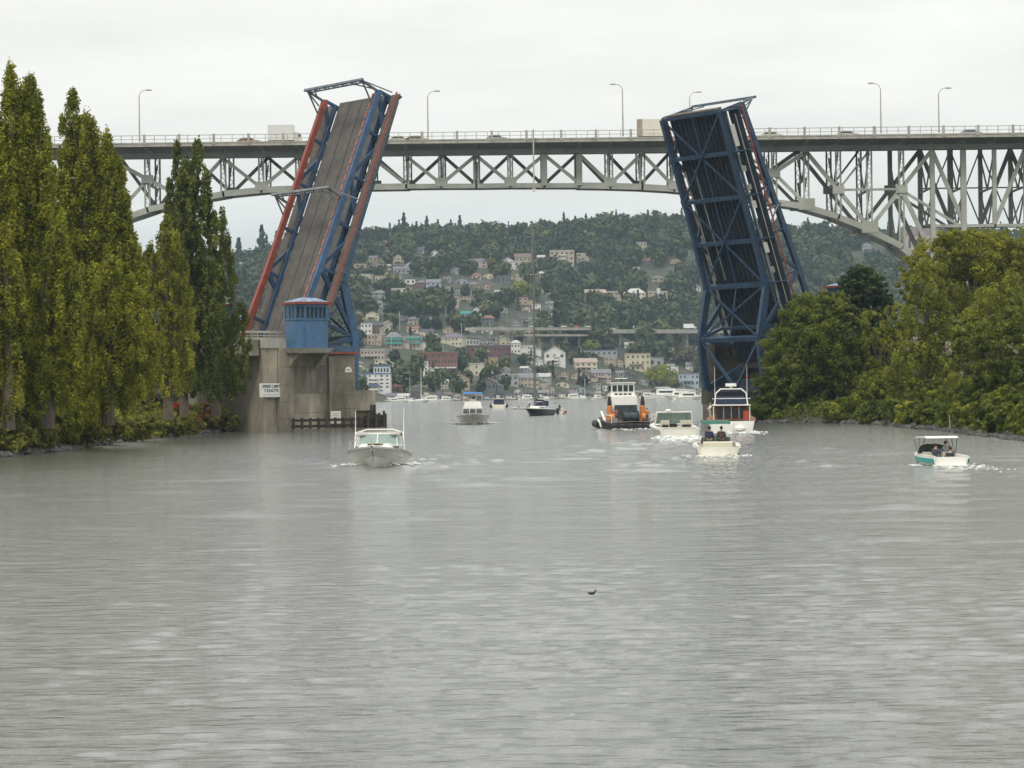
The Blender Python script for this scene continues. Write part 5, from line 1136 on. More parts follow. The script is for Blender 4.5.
def hull(t, L, B, fs, fb, m, deckm=None, cockpit=None, rub=None, stripe=None, **k):
    """hull shell, foredeck, gunwale strip"""
    R_ = hullrings(L, B, fs, fb, **k); n = len(R_)-1
    mb = MB(t_M[t.name]); mb.loft(R_, closed=False, caps=False); mb.add(R_[0], [tuple(range(8, -1, -1))])
    if stripe:
        pass
    mb.build('hull', m, t, smooth=False)
    c0 = 0 if cockpit is None else int(round(n*cockpit))
    mb = MB(t_M[t.name])
    for i in range(c0, n):
        a, b, c, d = R_[i][0], R_[i+1][0], R_[i+1][-1], R_[i][-1]; up = Vector((0, 0, .02)); cam_ = Vector((0, 0, .07*B/3))
        ma, mc = (a+d)/2+cam_, (b+c)/2+cam_
        mb.add([a+up, b+up, mc+up, ma+up, c+up, d+up], [(0, 3, 2, 1), (3, 5, 4, 2)])
    mb.build('deck', deckm or m, t)
    if c0:   # side decks and cockpit sole
        mb = MB(t_M[t.name]); w_ = .16*B/2
        for i in range(0, c0):
            for s in (0, -1):
                a, b = R_[i][s]+Vector((0, 0, .02)), R_[i+1][s]+Vector((0, 0, .02)); sg = 1 if s == 0 else -1; o = Vector((0, -sg*w_, 0))
                mb.hexa([a+o, b+o, b, a, a+o+Vector((0, 0, .04)), b+o+Vector((0, 0, .04)), b+Vector((0, 0, .04)), a+Vector((0, 0, .04))])
                mb.hexa([a+o-Vector((0, 0, fs*.75)), b+o-Vector((0, 0, fs*.75)), b+o*.8-Vector((0, 0, fs*.75)), a+o*.8-Vector((0, 0, fs*.75)), a+o, b+o, b+o*.8, a+o*.8])
        mb.build('side_deck', deckm or m, t)
        a, b = R_[0], R_[c0]; MB(t_M[t.name]).box(a[0].x+.02, b[0].x, -B*.42, B*.42, fs*.18, fs*.25).build('cockpit_sole', VINYL, t)
        MB(t_M[t.name]).box(b[0].x-.05, b[0].x, -B*.42, B*.42, fs*.25, R_[c0][0].z).build('bulkhead', deckm or m, t)
    rb = MB(t_M[t.name])
    for i in range(n):
        for s in (0, -1):
            sg = 1 if s == 0 else -1; o = Vector((0, sg*.03, -.06)); rb.bar(R_[i][s]+o, R_[i+1][s]+o, .07, .08)
    rb.build('rub_rail', rub or CHROME, t)
    return R_
t_M = {}
def boat(px, py, rz, label, cat='boat', name='motor_boat', trim=0.):
    p = onw(px, py); t = thing(name, tuple(p), 0, label, cat); M = Matrix.Translation(p) @ Matrix.Rotation(math.radians(rz), 4, 'Z') @ Matrix.Rotation(-trim, 4, 'Y')
    t.matrix_world = M; MW[t.name] = M; t_M[t.name] = M; return t, M
def bow_rail(t, M, R_, i0, h=.55, m=CHROME):
    n = len(R_)-1; mb = MB(M)
    for s in (0, -1):
        pts = [R_[i][s]*1+Vector((0, (-.06 if s == 0 else .06), h*(min(1, (i-i0)/2+.15)))) for i in range(i0, n+1)]
        mb.path(pts, .022, 6)
        for i in range(i0+1, n+1, 2): mb.tube(R_[i][s]+Vector((0, (-.06 if s == 0 else .06), 0)), pts[i-i0], .018, .018, 5)
    mb.build('bow_rail', m, t)
def wscreen(t, M, x, w_, z0, z1, rake=.5, wrap=.9, frame=WHITE, m=WING, aft=.8):
    """raked wrap-around windscreen: centre at x, curving aft at the sides"""
    pb = [(x-aft, w_/2), (x-aft*.25, w_/2*.86), (x, w_/2*.42), (x, 0), (x, -w_/2*.42), (x-aft*.25, -w_/2*.86), (x-aft, -w_/2)]
    g = MB(M); fr = MB(M)
    lo = [Vector((a, b, z0)) for a, b in pb]; hi = [Vector((a-rake, b*.93, z1-(.12 if abs(b) > w_*.4 else 0))) for a, b in pb]
    for i in range(6): g.add([lo[i], lo[i+1], hi[i+1], hi[i], lo[i]+Vector((-.02, 0, 0)), lo[i+1]+Vector((-.02, 0, 0)), hi[i+1]+Vector((-.02, 0, 0)), hi[i]+Vector((-.02, 0, 0))], [(0, 1, 2, 3), (7, 6, 5, 4)])
    g.build('windscreen_glass', m, t)
    fr.path(hi, .035, 6).path(lo, .03, 6)
    for i in (0, 1, 3, 5, 6): fr.tube(lo[i], hi[i], .03, .03, 6)
    fr.build('windscreen_frame', frame, t)
def rounded(mb, x0, x1, y, z0, z1, tx=.25, ty=.12):
    """a tapered cabin block"""
    mb.hexa([(x0, -y, z0), (x1, -y*.92, z0), (x1, y*.92, z0), (x0, y, z0), (x0+tx*.3, -y*(1-ty), z1), (x1-tx, -y*.92*(1-ty), z1), (x1-tx, y*.92*(1-ty), z1), (x0+tx*.3, y*(1-ty), z1)]); return mb
def foam(t_name, pts, label, M=None):
    """broken foam lumps: patches trail astern of the boat (M) and thin out with distance"""
    mb = MB(); ax = (M.to_3x3() @ Vector((-1, 0, 0))) if M else Vector((0, 1, 0)); ax.z = 0; ax.normalize(); lat = Vector((-ax.y, ax.x, 0))
    for (x, y, rx, ry, h) in pts:
        for _ in range(int(14+rx*ry*40)):
            d = rnd.expovariate(1/(2.6*rx)) - rx*.4; q = rnd.gauss(0, .5)*ry*(1+d*.10); p = Vector((x, y, 0))+ax*d+lat*q; s = rnd.uniform(.04, .15)*max(.6, min(1.4, h*6))
            mb.ball((p.x, p.y, .04+rnd.uniform(0, h*1.3)*math.exp(-max(0, d)/3)), s, 6, 4, rnd.uniform(1, 2.2), rnd.uniform(.8, 1.6), rnd.uniform(.35, .8))
    mb.build('wake_foam', FOAM, label=label, cat='wake', kind='stuff')
def skinned(name, joints, edges, mats, parent, M):
    me = bpy.data.meshes.new(name); me.from_pydata([j[0] for j in joints], edges, []); o = bpy.data.objects.new(name, me); COL.objects.link(o)
    md = o.modifiers.new('skin', 'SKIN'); sv = me.skin_vertices[0].data
    for i, j in enumerate(joints): sv[i].radius = (j[1], j[1]*(j[2] if len(j) > 2 else 1)); sv[i].use_root = (i == 0)
    ss = o.modifiers.new('sub', 'SUBSURF'); ss.levels = 1; ss.render_levels = 1
    bpy.context.view_layer.update(); dg = bpy.context.evaluated_depsgraph_get()
    m2 = bpy.data.meshes.new_from_object(o.evaluated_get(dg)); bpy.data.objects.remove(o); m2.name = name; m2.materials.clear(); m2.materials.append(mats); m2.shade_smooth()
    m2.transform(MW[parent.name].inverted() @ M)
    r = bpy.data.objects.new(name, m2); COL.objects.link(r); r.parent = parent; return r
SKIN = mat('skin', (.45, .27, .19), .6, 0, .05, 4)
def person(P, face_deg, shirt, pants, label, seated=False, hair=(.03, .02, .015), arm=0, vest=None, tall=1.0):
    """P = world point of the feet (or of the seat when seated); x forward in the figure's frame"""
    P = Vector(P); M = Matrix.Translation(P) @ Matrix.Rotation(math.radians(face_deg), 4, 'Z') @ Matrix.Scale(tall, 4)
    t = thing('person', tuple(P), 0, label, 'person'); hp = 0.0 if seated else .90
    sh = hp+.50; V_ = Vector
    J = [(V_((0, 0, hp)), .14, .8), (V_((.01, 0, hp+.22)), .13, .75), (V_((0, 0, sh-.08)), .155, .7), (V_((0, 0, sh+.06)), .055), (V_((.02, 0, sh+.17)), .085), (V_((.02, 0, sh+.27)), .088)]
    E = [(0, 1), (1, 2), (2, 3), (3, 4), (4, 5)]; Jj, Ej = [(a[0], a[1]+.035, .85) for a in J[:3]]+[(Vector((0, 0, sh+.0)), .10)], [(0, 1), (1, 2), (2, 3)]; Jt, Et = [(J[0][0], .155, .85)], []
    for s in (-1, 1):
        b = len(J); ang = arm if s == 1 else arm*.5
        sp, el, wr = V_((0, s*.19, sh-.04)), V_((.10+ang*.12, s*.25, sh-.28+ang*.1)), V_((.30+ang*.15, s*.18, sh-.38+ang*.45))
        J += [(sp, .058), (el, .042), (wr, .030), (wr+V_((.06, 0, .0)), .036, .5), (wr+V_((.12, -s*.01, -.01)), .022, .5), (wr+V_((.07, -s*.05, .02)), .014)]
        E += [(2, b), (b, b+1), (b+1, b+2), (b+2, b+3), (b+3, b+4), (b+3, b+5)]
        c = len(Jj); Jj += [(sp, .098), (el, .066), (el.lerp(wr, .8), .045)]; Ej += [(2, c), (c, c+1), (c+1, c+2)]
        b = len(J); k = len(Jt)
        if seated: hpn, kn, an, ft = V_((.03, s*.10, hp-.02)), V_((.44, s*.13, hp+.0)), V_((.46, s*.13, hp-.42)), V_((.60, s*.14, hp-.45))
        else: hpn, kn, an, ft = V_((0, s*.10, hp-.06)), V_((.03, s*.11, hp-.46)), V_((0, s*.12, .07)), V_((.15, s*.13, .03))
        J += [(hpn, .085), (kn, .058), (an, .04), (ft, .035)]; E += [(0, b), (b, b+1), (b+1, b+2), (b+2, b+3)]
        Jt += [(hpn, .105), (kn, .075), (an, .06)]; Et += [(0, k), (k, k+1), (k+1, k+2)]
    skinned('body', J, E, SKIN, t, M)
    skinned('jacket', Jj, Ej, mat('cloth_%s' % '_'.join('%02d' % int(c*99) for c in shirt), shirt, .85, 0, .12, 6), t, M)
    skinned('trousers', Jt, Et, mat('cloth_%s' % '_'.join('%02d' % int(c*99) for c in pants), pants, .85, 0, .12, 6), t, M)
    MB(M).ball((-.005, 0, sh+.27), .108, 10, 8, 1.02, .95, 1.0).build('hair', mat('hair_%02d' % int(hair[0]*99), hair, .8, 0, .2, 8), t, smooth=True)
    hd = sh+.24
    MB(M).ball((.095, 0, hd-.01), .022, 6, 5).build('nose', SKIN, t)
    for s in (-1, 1): MB(M).ball((.09, s*.035, hd+.03), .012, 6, 5).build('eye', BLK, t); MB(M).ball((.02, s*.098, hd+.01), .024, 6, 5, .5, .5, 1.2).build('ear', SKIN, t)
    MB(M).box(.095, .103, -.025, .025, hd-.055, hd-.045).build('mouth', mat('lips', (.3, .1, .09), .6), t)
    return t

# 1 near express cruiser coming towards the camera
t, M = boat(378, 466.5, -92, 'white express cruiser heading towards the camera, nearest boat left of centre', trim=.05)
R_ = hull(t, 9.4, 4.15, .92, 1.25, WHITE, cockpit=.42, full=2.8, flare=.80)
rounded(MB(M), -.4, 3.4, 1.25, 1.05, 1.5, 1.6, .2).build('cabin_trunk', WHITE, t)
wscreen(t, M, .75, 3.15, 1.42, 2.22, .75, aft=1.1)
bow_rail(t, M, R_, 7)
mb = MB(M)
for s in (-1, 1): mb.bar((-1.1, s*1.72, 1.0), (-1.5, s*1.62, 2.35), .30, .10, (0, 1, 0)); mb.bar((-1.5, s*1.62, 2.35), (-1.55, s*.9, 2.58), .26, .09)
mb.bar((-1.55, -.92, 2.58), (-1.55, .92, 2.58), .26, .09); mb.build('radar_arch', WHITE, t)
MB(M).prism([(.0, -1.5, 2.2), (-1.4, -1.5, 2.42), (-3.9, -1.45, 2.3), (-3.9, -1.45, 2.22), (-1.4, -1.5, 2.34), (.0, -1.5, 2.12)], (0, 3.0, 0)).build('camper_top', mat('grey_canvas', (.34, .33, .30), .85), t)
for s, h in ((-1, 3.9), (1, 4.0)): MB(M).tube((-1.4, s*1.66, 2.3), (-1.6, s*1.66, h), .03, .015, 6).build('antenna', WHITE, t)
for s in (-1, 1): MB(M).lathe((1.2, s*1.62, .5), [(.02, 0), (.1, .1), (.1, .4), (.02, .5)]).build('fender', SIGNW, t); MB(M).box(-3.3, -2.7, s*.9-.35, s*.9+.35, .5, 1.55).build('seat', VINYL, t)
MB(M).tube((4.55, 0, 1.1), (4.85, 0, 1.0), .07, .07, 6).build('anchor', CHROME, t)
MB(M).box(1.2, 2.4, -.55, .55, 1.5, 1.53).build('hatch', VINYL, t)
MB(M).box(-5.3, -4.6, -1.6, 1.6, .15, .25).build('swim_platform', WHITE, t)
person(M @ Vector((-.6, -.75, .35)), -92, (.55, .55, .5), (.15, .15, .2), 'person in a pale shirt at the helm of the nearest white cruiser', hair=(.1, .06, .04))
foam('w', [(M @ Vector((x, s*y, 0))).to_tuple()[:2]+(rx, ry, h) for s in (-1, 1) for x, y, rx, ry, h in ((2.2, 1.2, .5, .9, .18), (.8, 1.9, .6, 1.0, .16), (-1, 2.3, .8, 1.2, .1))], 'white bow wave under the nearest white cruiser', M)

# 2 flybridge cruiser with blue top, bow on
t, M = boat(473, 424, -90, 'white flybridge cruiser with a bright blue bimini top heading towards the camera')
R_ = hull(t, 12, 5.0, 1.05, 1.6, WHITE, full=3.2, flare=.82)
rounded(MB(M), -4.8, 1.6, 1.72, 1.25, 2.75, .7, .08).build('deckhouse', WHITE, t)
MB(M).hexa([(1.25, -1.5, 1.75), (1.66, -1.5, 1.75), (1.66, 1.5, 1.75), (1.25, 1.5, 1.75), (.95, -1.42, 2.4), (1.32, -1.42, 2.4), (1.32, 1.42, 2.4), (.95, 1.42, 2.4)]).build('saloon_window', WIN, t)
for y in (-.5, .5): MB(M).bar((1.69, y, 1.72), (1.36, y, 2.43), .1, .08, (1, 0, 0)).build('mullion', WHITE, t)
rounded(MB(M), -3.4, .9, 1.5, 2.76, 3.5, .5, .12).build('flybridge', WHITE, t)
MB(M).prism([(.2, -1.5, 4.75), (-.2, -1.5, 4.95), (-2.4, -1.5, 4.95), (-2.8, -1.5, 4.72), (-2.4, -1.5, 4.82), (-.2, -1.5, 4.82)], (0, 3.0, 0)).build('bimini', BLUEC, t)
for s in (-1, 1):
    for a, b in ((0, -.1), (-2.3, -2.5)): MB(M).tube((a, s*1.4, 3.4), (b, s*1.45, 4.85), .035, .035, 6).build('bimini_post', CHROME, t)
MB(M).box(-.6, -.1, -.5, .5, 3.5, 3.9).build('helm_console', VINYL, t); bow_rail(t, M, R_, 6, .7)
person(M @ Vector((-1.5, .1, 2.8)), -90, (.08, .09, .14), (.1, .1, .1), 'dark dressed person steering under the blue bimini')
foam('w', [(M @ Vector((x, s*y, 0))).to_tuple()[:2]+(rx, ry, .2) for s in (-1, 1) for x, y, rx, ry in ((3.5, 1.4, .8, 1.2), (1.5, 2.3, .8, 1.6))], 'white bow wave under the flybridge cruiser', M)

# 3 distant sport fisher, stern on
t, M = boat(499, 408.5, 90, 'small white motor boat with a dark cabin seen from astern beyond the flybridge cruiser')
hull(t, 9, 4.4, 1.0, 1.6, CREAM, cockpit=.4); rounded(MB(M), -.6, 2.6, 1.6, 1.1, 2.8, .5, .08).build('cabin', NAVY, t); MB(M).box(-.9, 2.2, -1.6, 1.6, 2.8, 2.95).build('hardtop', WHITE, t)
mb = MB(M)
for s in (-1, 1): mb.tube((-.7, s*1.5, 2.9), (-.7, s*1.5, 4.2), .06)
mb.bar((-.7, -1.5, 4.2), (-.7, 1.5, 4.2), .15).build('arch', NAVY, t)
for s in (-1, 1): MB(M).lathe((-1.5, s*2.35, .2), [(.05, 0), (.38, .2), (.38, 1.0), (.05, 1.2)]).build('fender', BLK, t)
person(M @ Vector((-.9, 1.0, 2.9)), 90, (.03, .03, .04), (.03, .03, .04), 'black silhouetted person on the roof of the boat with a dark cabin')

# 4 dinghy with one person
t, M = boat(519, 410, 170, 'small pale dinghy beside the big sailboat'); hull(t, 4.5, 1.9, .5, .75, WHITE, cockpit=.6)
MB(M).box(-.2, .2, -.8, .8, .4, .5).build('thwart', TEAK, t); MB(M).box(-2.5, -2.2, -.2, .2, .1, 1.0).build('outboard', BLK, t)
person(M @ Vector((0, 0, .5)), 200, (.03, .03, .035), (.05, .05, .08), 'dark dressed person sitting in the pale dinghy', seated=True)

# 5 tall sailboat
t, M = boat(537, 415.5, 250, 'dark hulled sailing yacht with a very tall bare mast', 'sailboat', 'sailing_yacht')
hull(t, 14, 4.2, 1.25, 1.6, mat('navy_hull', (.02, .025, .035), .3, 0, .1, 1), WHITE, rub=WHITE, flare=.75, full=2.0, draft=.9, stem=.18)
rounded(MB(M), -3.5, 2.6, 1.2, 1.35, 1.95, .9, .15).build('coachroof', WHITE, t)
for x in (-2.4, -1.0, .4): 
    for s in (-1, 1): MB(M).box(x-.35, x+.35, s*1.13-.03, s*1.13+.03, 1.55, 1.75).build('portlight', WIN, t)
MB(M).tube((1.2, 0, 1.4), (1.2, 0, 21), .27, .23, 8).tube((1.2, 0, 21), (1.2, 0, 39.6), .23, .15, 8).build('mast', mat('mast_spar', (.13, .13, .11), .5), t)
for z, w_ in ((11, 1.5), (20, 1.25), (29, .9)): MB(M).bar((1.2, -w_, z), (1.2, w_, z), .08).build('spreader', CHROME, t)
MB(M).tube((1.0, 0, 2.9), (-4.6, 0, 2.8), .12, .12, 8).build('boom', WHITE, t); MB(M).tube((.9, 0, 3.15), (-4.4, 0, 3.05), .24, .17, 8).build('sail_cover', NAVY, t)
mb = MB(M)
for a, b in (((7.3, 0, 1.6), (1.3, 0, 38.5)), ((-7.2, 0, 1.3), (1.1, 0, 39.3)), ((1.2, 2.0, 1.4), (1.2, 0, 29)), ((1.2, -2.0, 1.4), (1.2, 0, 29))): mb.tube(a, b, .012, .012, 4)
mb.build('rigging', CHROME, t)
MB(M).prism([(-2.9, -1.2, 1.95), (-3.9, -1.2, 1.95), (-3.9, -1.2, 3.0), (-3.2, -1.2, 2.9)], (0, 2.4, 0)).build('spray_hood', NAVY, t)
mb = MB(M); mb.path([(-7.3, 1.5, 2.1), (-7.4, 0, 2.1), (-7.3, -1.5, 2.1)], .03).tube((-7.3, 1.5, 1.3), (-7.3, 1.5, 2.1), .03).tube((-7.3, -1.5, 1.3), (-7.3, -1.5, 2.1), .03).build('pushpit', CHROME, t)
person(M @ Vector((-5.0, .4, 1.0)), 218, (.1, .03, .03), (.05, .05, .07), 'person in a dark red top in the cockpit of the tall-masted yacht')
person(M @ Vector((3.2, -.5, 1.6)), 210, (.6, .6, .55), (.05, .05, .08), 'person in a white top standing on the foredeck of the tall-masted yacht', tall=.95)

# 6 small canopy boat right of the yacht
t, M = boat(560, 414, 80, 'small open boat with a grey arched canopy just right of the tall-masted yacht'); hull(t, 6.5, 2.9, .75, 1.1, CREAM, cockpit=.55)
mb = MB(M)
for x in (-1.4, .6): mb.path([(x, 1.3, .8), (x, 1.25, 2.0), (x, .7, 2.5), (x, -.7, 2.5), (x, -1.25, 2.0), (x, -1.3, .8)], .04)
mb.build('canopy_frame', CHROME, t); MB(M).prism([(-1.6, -1.1, 2.25), (-1.6, -.7, 2.55), (-1.6, .7, 2.55), (-1.6, 1.1, 2.25), (-1.6, .7, 2.48), (-1.6, -.7, 2.48)], (2.4, 0, 0)).build('canopy', mat('grey_canvas', (.34, .33, .30), .85), t)
MB(M).box(-3.7, -3.3, -.3, .3, .1, 1.3).build('outboard', BLK, t)
for s in (-1, 1): MB(M).lathe((-2.2, s*1.6, .1), [(.04, 0), (.22, .12), (.22, .6), (.04, .7)]).build('fender', mat('red_fender', (.4, .08, .05), .5), t)
person(M @ Vector((-.4, 0, .4)), 80, (.08, .1, .08), (.08, .08, .08), 'person in dark green standing under the grey arched canopy')

# 7 harbour tug
t, M = boat(625, 429, 97, 'work tug with twin orange funnels and a tall white wheelhouse seen from astern', 'tug', 'harbour_tug')
hull(t, 15, 6.6, .85, 1.9, mat('tug_hull', (.035, .035, .035), .6, 0, .3, 1), mat('tug_deck', (.09, .07, .055), .9, 0, .3, 1), rub=BLK, full=3.4, flare=.92)
rounded(MB(M), 0, 5, 1.75, 1.2, 4.2, .6, .05).build('superstructure', WHITE, t)
MB(M).box(1.0, 4.2, -1.72, 1.72, 4.2, 4.35).build('bridge_deck', WHITE, t)
rounded(MB(M), 1.3, 3.9, 1.55, 4.35, 5.9, .3, .03).build('wheelhouse', WHITE, t)
for y in (-1.08, -.36, .36, 1.08): MB(M).box(1.26, 1.36, y-.28, y+.28, 4.85, 5.65).build('window', WIN, t)
for y in (-.9, -.3, .3, .9): MB(M).box(1.22, 1.3, y-.2, y+.2, 4.42, 4.6).build('rail_panel', WIN, t)
for x in (1.8, 2.5, 3.2):
    for s in (-1, 1): MB(M).box(x-.25, x+.25, s*1.53-.03, s*1.53+.05, 4.85, 5.6).build('window', WIN, t)
MB(M).box(1.2, 4.1, -1.65, 1.65, 5.9, 6.02).build('roof', WHITE, t); MB(M).tube((2.5, 0, 6), (2.5, 0, 7.1), .06, .04).build('mast', BLK, t); MB(M).box(2.4, 2.6, -.8, .8, 6.5, 6.6).build('radar_scanner', WHITE, t)
for s in (-1, 1):
    MB(M).lathe((-1.0, s*2.15, .9), [(.44, 0), (.42, .8), (.34, 2.0), (.30, 2.15)], 12).build('funnel', ORG, t)
    MB(M).lathe((-1.0, s*2.15, 3.05), [(.30, 0), (.27, .5), (.14, 1.15), (.05, 1.2)], 10).build('exhaust', BLK, t)
    MB(M).tube((-2.9, s*2.5, 1.5), (-2.9, s*1.7, 1.5), .5, .5, 12).build('hose_reel', ORG, t); MB(M).box(-5.6, -4.9, s*2.2-.3, s*2.2+.3, .85, 1.5).build('deck_box', mat('deck_box_grey', (.25, .24, .2), .7), t); MB(M).path([(-6.9, s*2.9, .85), (-6.9, s*2.9, 1.8), (-3.0, s*3.0, 1.9), (-3.0, s*3.0, .9)], .05).build('bulwark_rail', WHITE, t)
    MB(M).bar((-1.0, s*2.75, 1.0), (2.0, s*2.75, 2.2), .25, .3).build('bulwark_brace', WHITE, t)
MB(M).box(-1.6, 0, -1.35, 1.35, 1.0, 3.1).build('engine_casing', mat('dark_machinery', (.035, .05, .055), .7, 0, .5, 2), t)
MB(M).tube((-4.2, -.9, 1.6), (-4.2, .9, 1.6), .55, .55, 12).build('towing_winch', mat('dark_machinery', (.035, .05, .055), .7), t)
for s in (-1, 1): MB(M).tube((-4.2, s*.92, 1.6), (-4.2, s*1.02, 1.6), .8, .8, 12).build('winch_flange', BLK, t)
for i, y in enumerate(np.linspace(-2.8, 2.8, 6)): MB(M).lathe((-7.65, y, .15), [(.1, 0), (.42, .08), (.42, .5), (.1, .58)], 10).build('tyre_fender', BLK, t)
MB(M).tube((4.2, 3.2, .7), (0, 3.35, .55), .5, .5, 10).build('side_fender', BLK, t)
MB(M).path([(-2.2, 3.45, .3), (-1.9, 3.6, .95), (-1.0, 3.65, 1.25)], .13, 8).build('white_hose', WHITE, t)
person(M @ Vector((-5.6, -1.9, .95)), 60, (.6, .16, .03), (.08, .08, .1), 'deckhand in an orange jacket on the right side of the tug stern')
person(M @ Vector((-5.2, 2.0, .95)), 130, (.45, .06, .06), (.08, .08, .1), 'deckhand in a red jacket on the left side of the tug stern')
foam('w', [(M @ Vector((-8.3, y, 0))).to_tuple()[:2]+(1.0, 1.2, .12) for y in (-2, 0, 2)], 'white wash behind the tug stern', M)

# 8 express cruiser, stern on
t, M = boat(672, 438, 95, 'cream and white express cruiser seen from astern with an open cockpit and dark framed windscreen', trim=.03)
R_ = hull(t, 10.5, 4.5, 1.15, 1.55, mat('cream_hull', (.66, .64, .57), .35, 0, .05, 1), WHITE, cockpit=.5, full=2.8, rub=WHITE)
MB(M).box(-5.0, -4.6, -2.0, 2.0, .3, 1.32).build('transom_seat', VINYL, t)
wscreen(t, M, .9, 3.7, 1.5, 2.75, .6, frame=mat('green_frame', (.04, .06, .05), .5), aft=1.8)
for s, w_ in ((-1, 1.25), (1, .95)): MB(M).hexa([(-2.4, s*1.1-w_/2, .6), (-1.6, s*1.1-w_/2, .6), (-1.6, s*1.1+w_/2, .6), (-2.4, s*1.1+w_/2, .6), (-2.6, s*1.1-w_/2+.05, 1.95), (-2.35, s*1.1-w_/2+.05, 1.95), (-2.35, s*1.1+w_/2-.05, 1.95), (-2.6, s*1.1+w_/2-.05, 1.95)]).build('seat', VINYL, t); MB(M).box(-2.68, -2.6, s*1.1-w_*.35, s*1.1+w_*.35, 1.2, 1.5).build('seat_stripe', BLK, t)
mb = MB(M)
for s in (-1, 1): mb.bar((-.9, s*1.95, 1.3), (-1.5, s*1.75, 2.75), .3, .1, (0, 1, 0))
mb.bar((-1.5, -1.75, 2.75), (-1.5, 1.75, 2.75), .3, .12).build('radar_arch', WHITE, t); MB(M).lathe((-1.5, .6, 2.82), [(.3, 0), (.3, .14), (.15, .22)], 12).build('radar_dome', WHITE, t)
MB(M).box(-6.0, -5.2, -1.9, 1.9, .2, .32).build('swim_platform', WHITE, t); MB(M).box(-.2, .1, -.5, .5, .4, 1.5).build('companionway', BLK, t)
bow_rail(t, M, R_, 8)
foam('w', [(M @ Vector((-6.2, y, 0))).to_tuple()[:2]+(1.2, .9, .22) for y in (-1.6, -.4, .8, 2.2)], 'white wash churning behind the cream express cruiser', M)

# 9 trawler yacht
t, M = boat(731, 432, 86, 'white flybridge trawler with a wood panelled saloon and radar, under the right leaf', 'boat', 'trawler_yacht')
R_ = hull(t, 12.5, 5.5, 1.35, 2.2, WHITE, TEAK, full=3.0, flare=.9, rub=TEAK)
rounded(MB(M), -3.0, 3.2, 1.95, 1.35, 3.1, .5, .05).build('saloon', TEAK, t)
for y in (-1.3, -.45, .45, 1.3): MB(M).box(-3.06, -2.9, y-.33, y+.33, 1.7, 2.85).build('saloon_window', WIN, t)
for y in (-.88, 0, .88): MB(M).box(-3.1, -3.0, y-.06, y+.06, 1.5, 3.0).build('door_post', WHITE, t)
for x in (-1.8, -.4, 1.0):
    for s in (-1, 1): MB(M).box(x-.5, x+.5, s*1.9-.05, s*1.9+.08, 2.0, 2.8).build('side_window', WIN, t)
MB(M).box(-5.4, 3.0, -2.15, 2.15, 3.1, 3.22).build('boat_deck', WHITE, t)
mb = MB(M)
for s in (-1, 1):
    for x in (-5.2, -4.0): mb.tube((x, s*2.05, 1.35), (x, s*2.05, 3.1), .05, .05, 6)
mb.build('stanchion', WHITE, t)
MB(M).prism([(-2.2, -1.6, 3.22), (1.0, -1.6, 3.22), (.6, -1.6, 4.1), (-2.2, -1.6, 4.0)], (0, 3.2, 0)).build('flybridge', NAVY, t)
mb = MB(M)
for x in (-2.4, -1.9): mb.path([(x, 1.9, 3.2), (x, 1.75, 4.5), (x, 1.2, 5.0), (x, -1.2, 5.0), (x, -1.75, 4.5), (x, -1.9, 3.2)], .07, 8)
mb.build('arch', WHITE, t); MB(M).box(-2.6, -1.7, -.62, .62, 5.3, 5.65).build('radar_scanner', WHITE, t); MB(M).tube((-2.15, 0, 5.0), (-2.15, 0, 5.3), .2, .2, 8).build('radar_pedestal', WHITE, t)
for s, y_ in ((1, 7.6), (-1, 7.8)): MB(M).tube((-2.1, s*1.85, 4.2), (-2.2, s*1.85, y_), .03, .015, 6).build('antenna', WHITE, t)
MB(M).ball((-2.15, -1.85, 6.4), .12, 8, 6).build('lamp', mat('red_lamp', (.4, .02, .02), .4), t)
MB(M).path([(-4.2, -2.2, 3.9), (-4.2, 2.2, 3.9)], .03).path([(-5.3, -2.1, 3.9), (-5.3, 2.1, 3.9)], .03).build('rail', CHROME, t)
MB(M).box(-5.0, -4.2, -2.0, -1.3, 1.4, 2.5).build('deck_locker', mat('red_canvas', (.35, .07, .03), .8), t)
MB(M).lathe((-6.5, -.9, .1), [(.08, 0), (.55, .2), (.6, .45), (.3, .7)], 12).build('dinghy_cover', WHITE, t)
foam('w', [(M @ Vector((-7.2, y, 0))).to_tuple()[:2]+(1.0, .8, .15) for y in (-2.6, -1, 1)], 'white wash behind the white trawler', M)
p = M @ Vector((-1.5, 2.25, 1.9)); person(M @ Vector((1.0, 2.35, 1.65)), 200, (.65, .64, .6), (.55, .52, .42), 'person dressed in white on the left side deck of the trawler', hair=(.3, .25, .18))

# 10 small cuddy boat with two people
t, M = boat(716, 456, 88, 'small cream motor boat seen from astern with a green canopy and two people', trim=.03)
R_ = hull(t, 6.4, 3.4, .85, 1.1, CREAM, cockpit=.6, rub=WHITE); MB(M).hexa([(-3.1, -1.15, .25), (-2.0, -1.15, .25), (-2.0, 1.15, .25), (-3.1, 1.15, .25), (-3.0, -1.05, 1.15), (-2.1, -1.05, 1.2), (-2.1, 1.05, 1.2), (-3.0, 1.05, 1.15)]).build('engine_cover', mat('cream_cushion', (.62, .58, .44), .6, 0, .05, 3), t)
MB(M).box(-3.75, -3.1, -1.45, 1.45, .12, .24).build('swim_platform', WHITE, t); MB(M).box(-3.77, -3.74, -1.4, 1.4, .05, .11).build('dark_trim', BLK, t)
MB(M).prism([(.6, -1.0, 2.52), (.0, -1.0, 2.70), (-1.6, -1.0, 2.65), (-2.0, -1.0, 2.48), (-1.6, -1.0, 2.58), (.0, -1.0, 2.60)], (0, 2.1, 0)).build('canopy', GREENC, t)
mb = MB(M)
for s in (-1, 1): mb.tube((-.9, s*1.35, .9), (.1, s*1.18, 2.5), .022).tube((-.9, s*1.35, .9), (-1.6, s*1.18, 2.5), .022)
